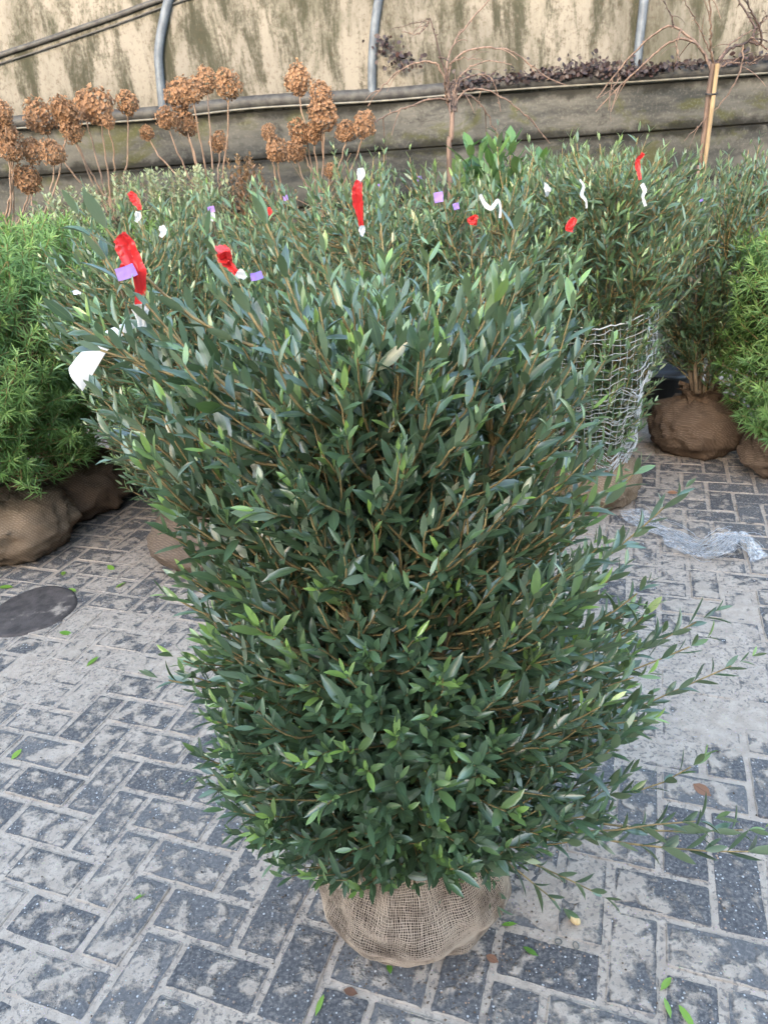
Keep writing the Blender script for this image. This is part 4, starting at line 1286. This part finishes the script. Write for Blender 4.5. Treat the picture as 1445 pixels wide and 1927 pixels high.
ribbon('white_tape', 'little white tag in the bright green leaves left of the big torn ribbon', 'tape', [(138, 551), (146, 550), (153, 552)], 1.9, .012, M_WHITE, 16, None, .3, 'white tapes')
ribbon('red_ribbon', 'faint pink red ribbon behind the longest shoot near the flower heads', 'ribbon', [(505, 390), (508, 398), (506, 405)], 3.0, .022, M_RED, 17)
for q, (px, py, Y, w, lab) in enumerate(((825, 371, 2.3, .028, 'largest purple tape tag on the middle back shrub'), (858, 388, 2.3, .018, 'purple tape tag right below the largest one'), (398, 394, 2.7, .02, 'purple tape tag above the white tape on the left back shrub'),
                                         (539, 372, 2.9, .018, 'purple tape tag beside the single dry flower stem'), (788, 336, 3.1, .018, 'purple tape tag under the middle weeping tree'), (1318, 376, 3.1, .014, 'purple tape tag at the foot of the bamboo cane'), (715, 349, 3.0, .014, 'purple tape tag next to the long narrow red ribbon'))):
    ribbon('purple_tag', lab, 'tag', [(px - w * 300, py + 2), (px, py), (px + w * 300, py - 1)], Y, w, M_PURPLE, 30 + q, None, .1, 'purple tape tags', flat=True)

# bent white paper label held on the left of the front shrub
pl = thing('white_label', 'blank bent white paper label among the leaves left on the front shrub', 'label', tuple(at(180, 680, 1.10)))
loff = at(180, 680, 1.10)
rowsP = [((124, 682), (136, 676), (150, 672)), ((150, 650), (166, 652), (190, 664)), ((178, 624), (198, 634), (216, 662)), ((205, 612), (228, 620), (238, 652)), ((226, 604), (250, 607), (262, 618))]
V = []
for i, c in enumerate(rowsP):
    for j, t in enumerate(np.linspace(0, 1, 7)):
        p = (A3(c[0]) * (1 - t) ** 2 + 2 * A3(c[1]) * t * (1 - t) + A3(c[2]) * t * t)
        V.append(p)
V = A3(V).reshape(5, 7, 2)
lp = []
nr = 14
Q0 = [(130, 692), (154, 662), (184, 634), (218, 614), (262, 602)]      # upper edge
Q1 = [(156, 736), (178, 700), (200, 664), (228, 634), (266, 610)]      # lower edge
u0 = smooth_path(A3([at(x, y, 1.18 + .012 * math.sin(i)) for i, (x, y) in enumerate(Q0)]), 20)
u1 = smooth_path(A3([at(x, y, 1.15 + .010 * math.cos(i)) for i, (x, y) in enumerate(Q1)]), 20)
n = len(u0)
V = []
for i in range(n):
    for j in range(8):
        t = j / 7
        p = u0[i] * (1 - t) + u1[i] * t + A3([0, -.014 * math.sin(math.pi * t), .006 * math.sin(math.pi * t)])
        V.append(p)
F = [(i * 8 + j, i * 8 + j + 1, (i + 1) * 8 + j + 1, (i + 1) * 8 + j) for i in range(n - 1) for j in range(7)]
link('label_sheet', mesh('label_sheet', A3(V) - loff, A3(F), M_PAPER), pl)

# ------------------------------------------------------------------ small things on the paving
lid = thing('iron_lid', 'dark round iron lid half covered by sand in the paving at the left', 'lid', tuple(G(62, 1150)))
lo = G(62, 1150)
nu = 48
prof = [(0.0, .006), (.05, .0062), (.10, .0065), (.12, .0065), (.125, .006), (.165, .006), (.17, .0072), (.182, .006), (.19, -.01)]
V = [(q * math.cos(t) * .92 * (1 + .07 * mnoise.noise(Vector((math.cos(t) * 1.6, math.sin(t) * 1.6, 4)))), q * math.sin(t) * (1 + .07 * mnoise.noise(Vector((math.cos(t) * 1.6, math.sin(t) * 1.6, 9)))), z + .001 + .002 * mnoise.noise(Vector((q * 20 * math.cos(t), q * 20 * math.sin(t), 0)))) for q, z in prof for t in np.linspace(0, 2 * math.pi, nu, endpoint=False)]
F = [(j * nu + i, (j + 1) * nu + i, (j + 1) * nu + (i + 1) % nu, j * nu + (i + 1) % nu) for j in range(len(prof) - 1) for i in range(nu)]
link('lid_plate', mesh('lid_plate', A3(V), A3(F)[:, ::-1], M_LID), lid)
rng = np.random.default_rng(111)
def fallen(px, py, ang, L, w, mat, label, youth=.2, name='fallen_leaf', zoff=.006):
    c = G(px, py)
    V0, F0, mid = LEAF_HI
    V = V0.copy()
    V[:, 0] *= w; V[:, 1] = (V[:, 1] - .5)
    V *= L
    V[:, 2] = V[:, 2] * 1.2 + .12 * L * V0[:, 1] ** 2 + .001
    V[:, 2] -= V[:, 2].min()
    col = np.tile(A3([rng.random(), youth, 0, 1]), (len(V), 1)); col[:, 2] = mid
    z = max(sand_h(c[0], c[1]), .0) + .003
    o = link(name, mesh(name, V, F0, mat, col), None, (c[0], c[1], z), label=label, category='leaf', group='leaves fallen on the paving')
    o.rotation_euler = (rng.normal(0, .1), rng.normal(0, .15), ang)
for a in ((1252, 1853, -.9, .040, .16, M_GRASSB, 'fresh green leaf blade, uppermost of three lying at the lower right', .5),
          (1255, 1898, -.05, .038, .16, M_GRASSB, 'fresh green leaf blade, middle of three lying at the lower right', .4),
          (1291, 1915, .3, .045, .16, M_GRASSB, 'fresh green leaf blade, lowest of three lying at the lower right', .4),
          (602, 1893, -.4, .042, .14, M_GRASSB, 'bright green leaf blade lying at the bottom edge left of centre', .45),
          (998, 1792, .9, .035, .17, M_GRASSB, 'small dark green leaf on the paver right of the jute ball', 0),
          (958, 1741, 1.5, .034, .17, M_GRASSB, 'dark green leaf lying flat between the jute ball and the yellow shell', .05),
          (265, 1688, -.9, .034, .16, M_GRASSB, 'lone green leaf on a paver left of the jute ball', .2),
          (733, 1823, .1, .03, .2, M_GRASSB, 'dark leaf tucked under the front of the jute ball', 0),
          (926, 1806, 1.0, .028, .32, M_BROWNLEAF, 'brown leaf fragment right of the front of the jute ball', .2),
          (660, 1868, 1.3, .030, .28, M_BROWNLEAF, 'brown curled leaf in front of the jute ball to the left', .1),
          (125, 1193, 1.2, .06, .22, M_GRASSB, 'dark green leaf cluster lying beside the iron lid', .05),
          (175, 1246, -.6, .055, .2, M_GRASSB, 'torn green leaf below the iron lid', .2),
          (32, 1421, -.3, .045, .2, M_GRASSB, 'light green sprig on the paving at the left edge', .7),
          (135, 1112, 1.1, .06, .2, M_GRASSB, 'light green leaf lying between the iron lid and the grey burlap ball', .6),
          (210, 1070, .8, .06, .2, M_GRASSB, 'green leaf right of the nearest brown burlap ball', .3),
          (228, 1102, -.5, .06, .18, M_GRASSB, 'green leaf left of the grey burlap ball', .3),
          (12, 1106, 1.4, .07, .2, M_GRASSB, 'green leaves in front of the nearest brown burlap ball', .3),
          (120, 1080, .3, .05, .2, M_GRASSB, 'small green leaf near the foot of the nearest brown burlap ball', .5),
          (905, 980 + 270, .3, .02, .2, M_BROWNLEAF, 'brown speck of leaf hidden under the front shrub', .1),
          (1265, 928, 1.2, .05, .3, M_BROWNLEAF, 'orange brown leaf before the dark burlap ball', 1.0),
          (1320, 1488, .6, .05, .3, M_BROWNLEAF, 'reddish brown leaf scrap on the sandy paving at the right', .5)):
    fallen(*a)
def blob(name, label, cat, px, py, r, mat, seed, rot=0, ring=False):
    c = G(px, py)
    z = max(sand_h(c[0], c[1]), .002)
    if ring:
        th = np.linspace(0, 2 * math.pi, 25)
        V, F = tube(np.stack([r[0] * np.cos(th), r[1] * np.sin(th), np.full(25, r[2])], 1), r[2], 6)
    else:
        V, nu, nv = [], 18, 10
        for j in range(nv + 1):
            b = j / nv * math.pi
            for i in range(nu):
                t = i / nu * 2 * math.pi
                pinch = 1 - .35 * max(0, math.cos(b)) ** 2
                V.append((r[0] * math.sin(b) * math.cos(t) * pinch, r[1] * math.cos(b), r[2] * math.sin(b) * math.sin(t) * pinch + r[2]))
        F = [(j * nu + i, (j + 1) * nu + i, (j + 1) * nu + (i + 1) % nu, j * nu + (i + 1) % nu) for j in range(nv) for i in range(nu)]
    o = link(name, mesh(name, A3(V), A3(F), mat), None, (c[0], c[1], z), label=label, category=cat)
    o.rotation_euler = (0, 0, rot)
blob('snail_shell', 'small yellowish shell lying on the sand right of the jute ball', 'shell', 1080, 1735, (.010, .016, .009), M_SHELL, 1, .5)
blob('shell_ring', 'pale round ring of shell below the yellow shell', 'shell', 1050, 1774, (.007, .006, .0015), M_STRIP, 2, 0, True)
blob('shell_ring', 'pale oval ring of shell directly under the yellow shell, further right', 'shell', 1083, 1781, (.006, .008, .0012), M_STRIP, 3, 0, True)

# crumbs of soil and grit, denser round the front ball
rng = np.random.default_rng(121)
acc = Acc()
oc = A3([(1, 0, 0), (-1, 0, 0), (0, 1, 0), (0, -1, 0), (0, 0, 1), (0, 0, -1)], float)
of = A3([(0, 2, 4), (2, 1, 4), (1, 3, 4), (3, 0, 4), (2, 0, 5), (1, 2, 5), (3, 1, 5), (0, 3, 5)])
for i in range(900):
    if i < 420:
        t = rng.uniform(0, 6.28); q = .17 + abs(rng.normal(0, .075))
        x, y = MC[0] + q * math.cos(t), MC[1] + q * math.sin(t)
    else:
        x, y = rng.uniform(-1.5, 1.4), rng.uniform(.7, 2.9)
    sz_ = rng.uniform(.0012, .0034)
    V = oc * rng.uniform(.6, 1.3, (6, 3)) * sz_
    acc.add(V + A3([x, y, max(sand_h(x, y), .0005) + sz_ * .5]), of)
M_CRUMB = simple('soil crumb', (0.045, 0.032, 0.025), (0.15, 0.11, 0.08), 0.95, 0.0, 120)
link('soil_crumbs', acc.mesh('soil_crumbs', M_CRUMB, False), kind='stuff', label='dark soil crumbs and grit scattered on the paving round the jute ball', category='soil')

# black pot between the net and the dark shrub
pc = G(1258, 790)
pot = thing('plant_pot', 'black plastic pot half hidden behind the dark shrub at the right', 'pot', (pc[0], pc[1] + .12, 0))
prof = [(0.0, 0.0), (0.12, 0.0), (0.15, 0.25), (0.165, 0.25), (0.165, 0.28), (0.14, 0.28), (0.14, 0.24), (0.0, 0.24)]
nu = 24
V = [(q * math.cos(t), q * math.sin(t), z) for q, z in prof for t in np.linspace(0, 2 * math.pi, nu, endpoint=False)]
F = [(j * nu + i, j * nu + (i + 1) % nu, (j + 1) * nu + (i + 1) % nu, (j + 1) * nu + i) for j in range(len(prof) - 1) for i in range(nu)]
link('pot_body', mesh('pot_body', A3(V), A3(F), M_POT), pot)
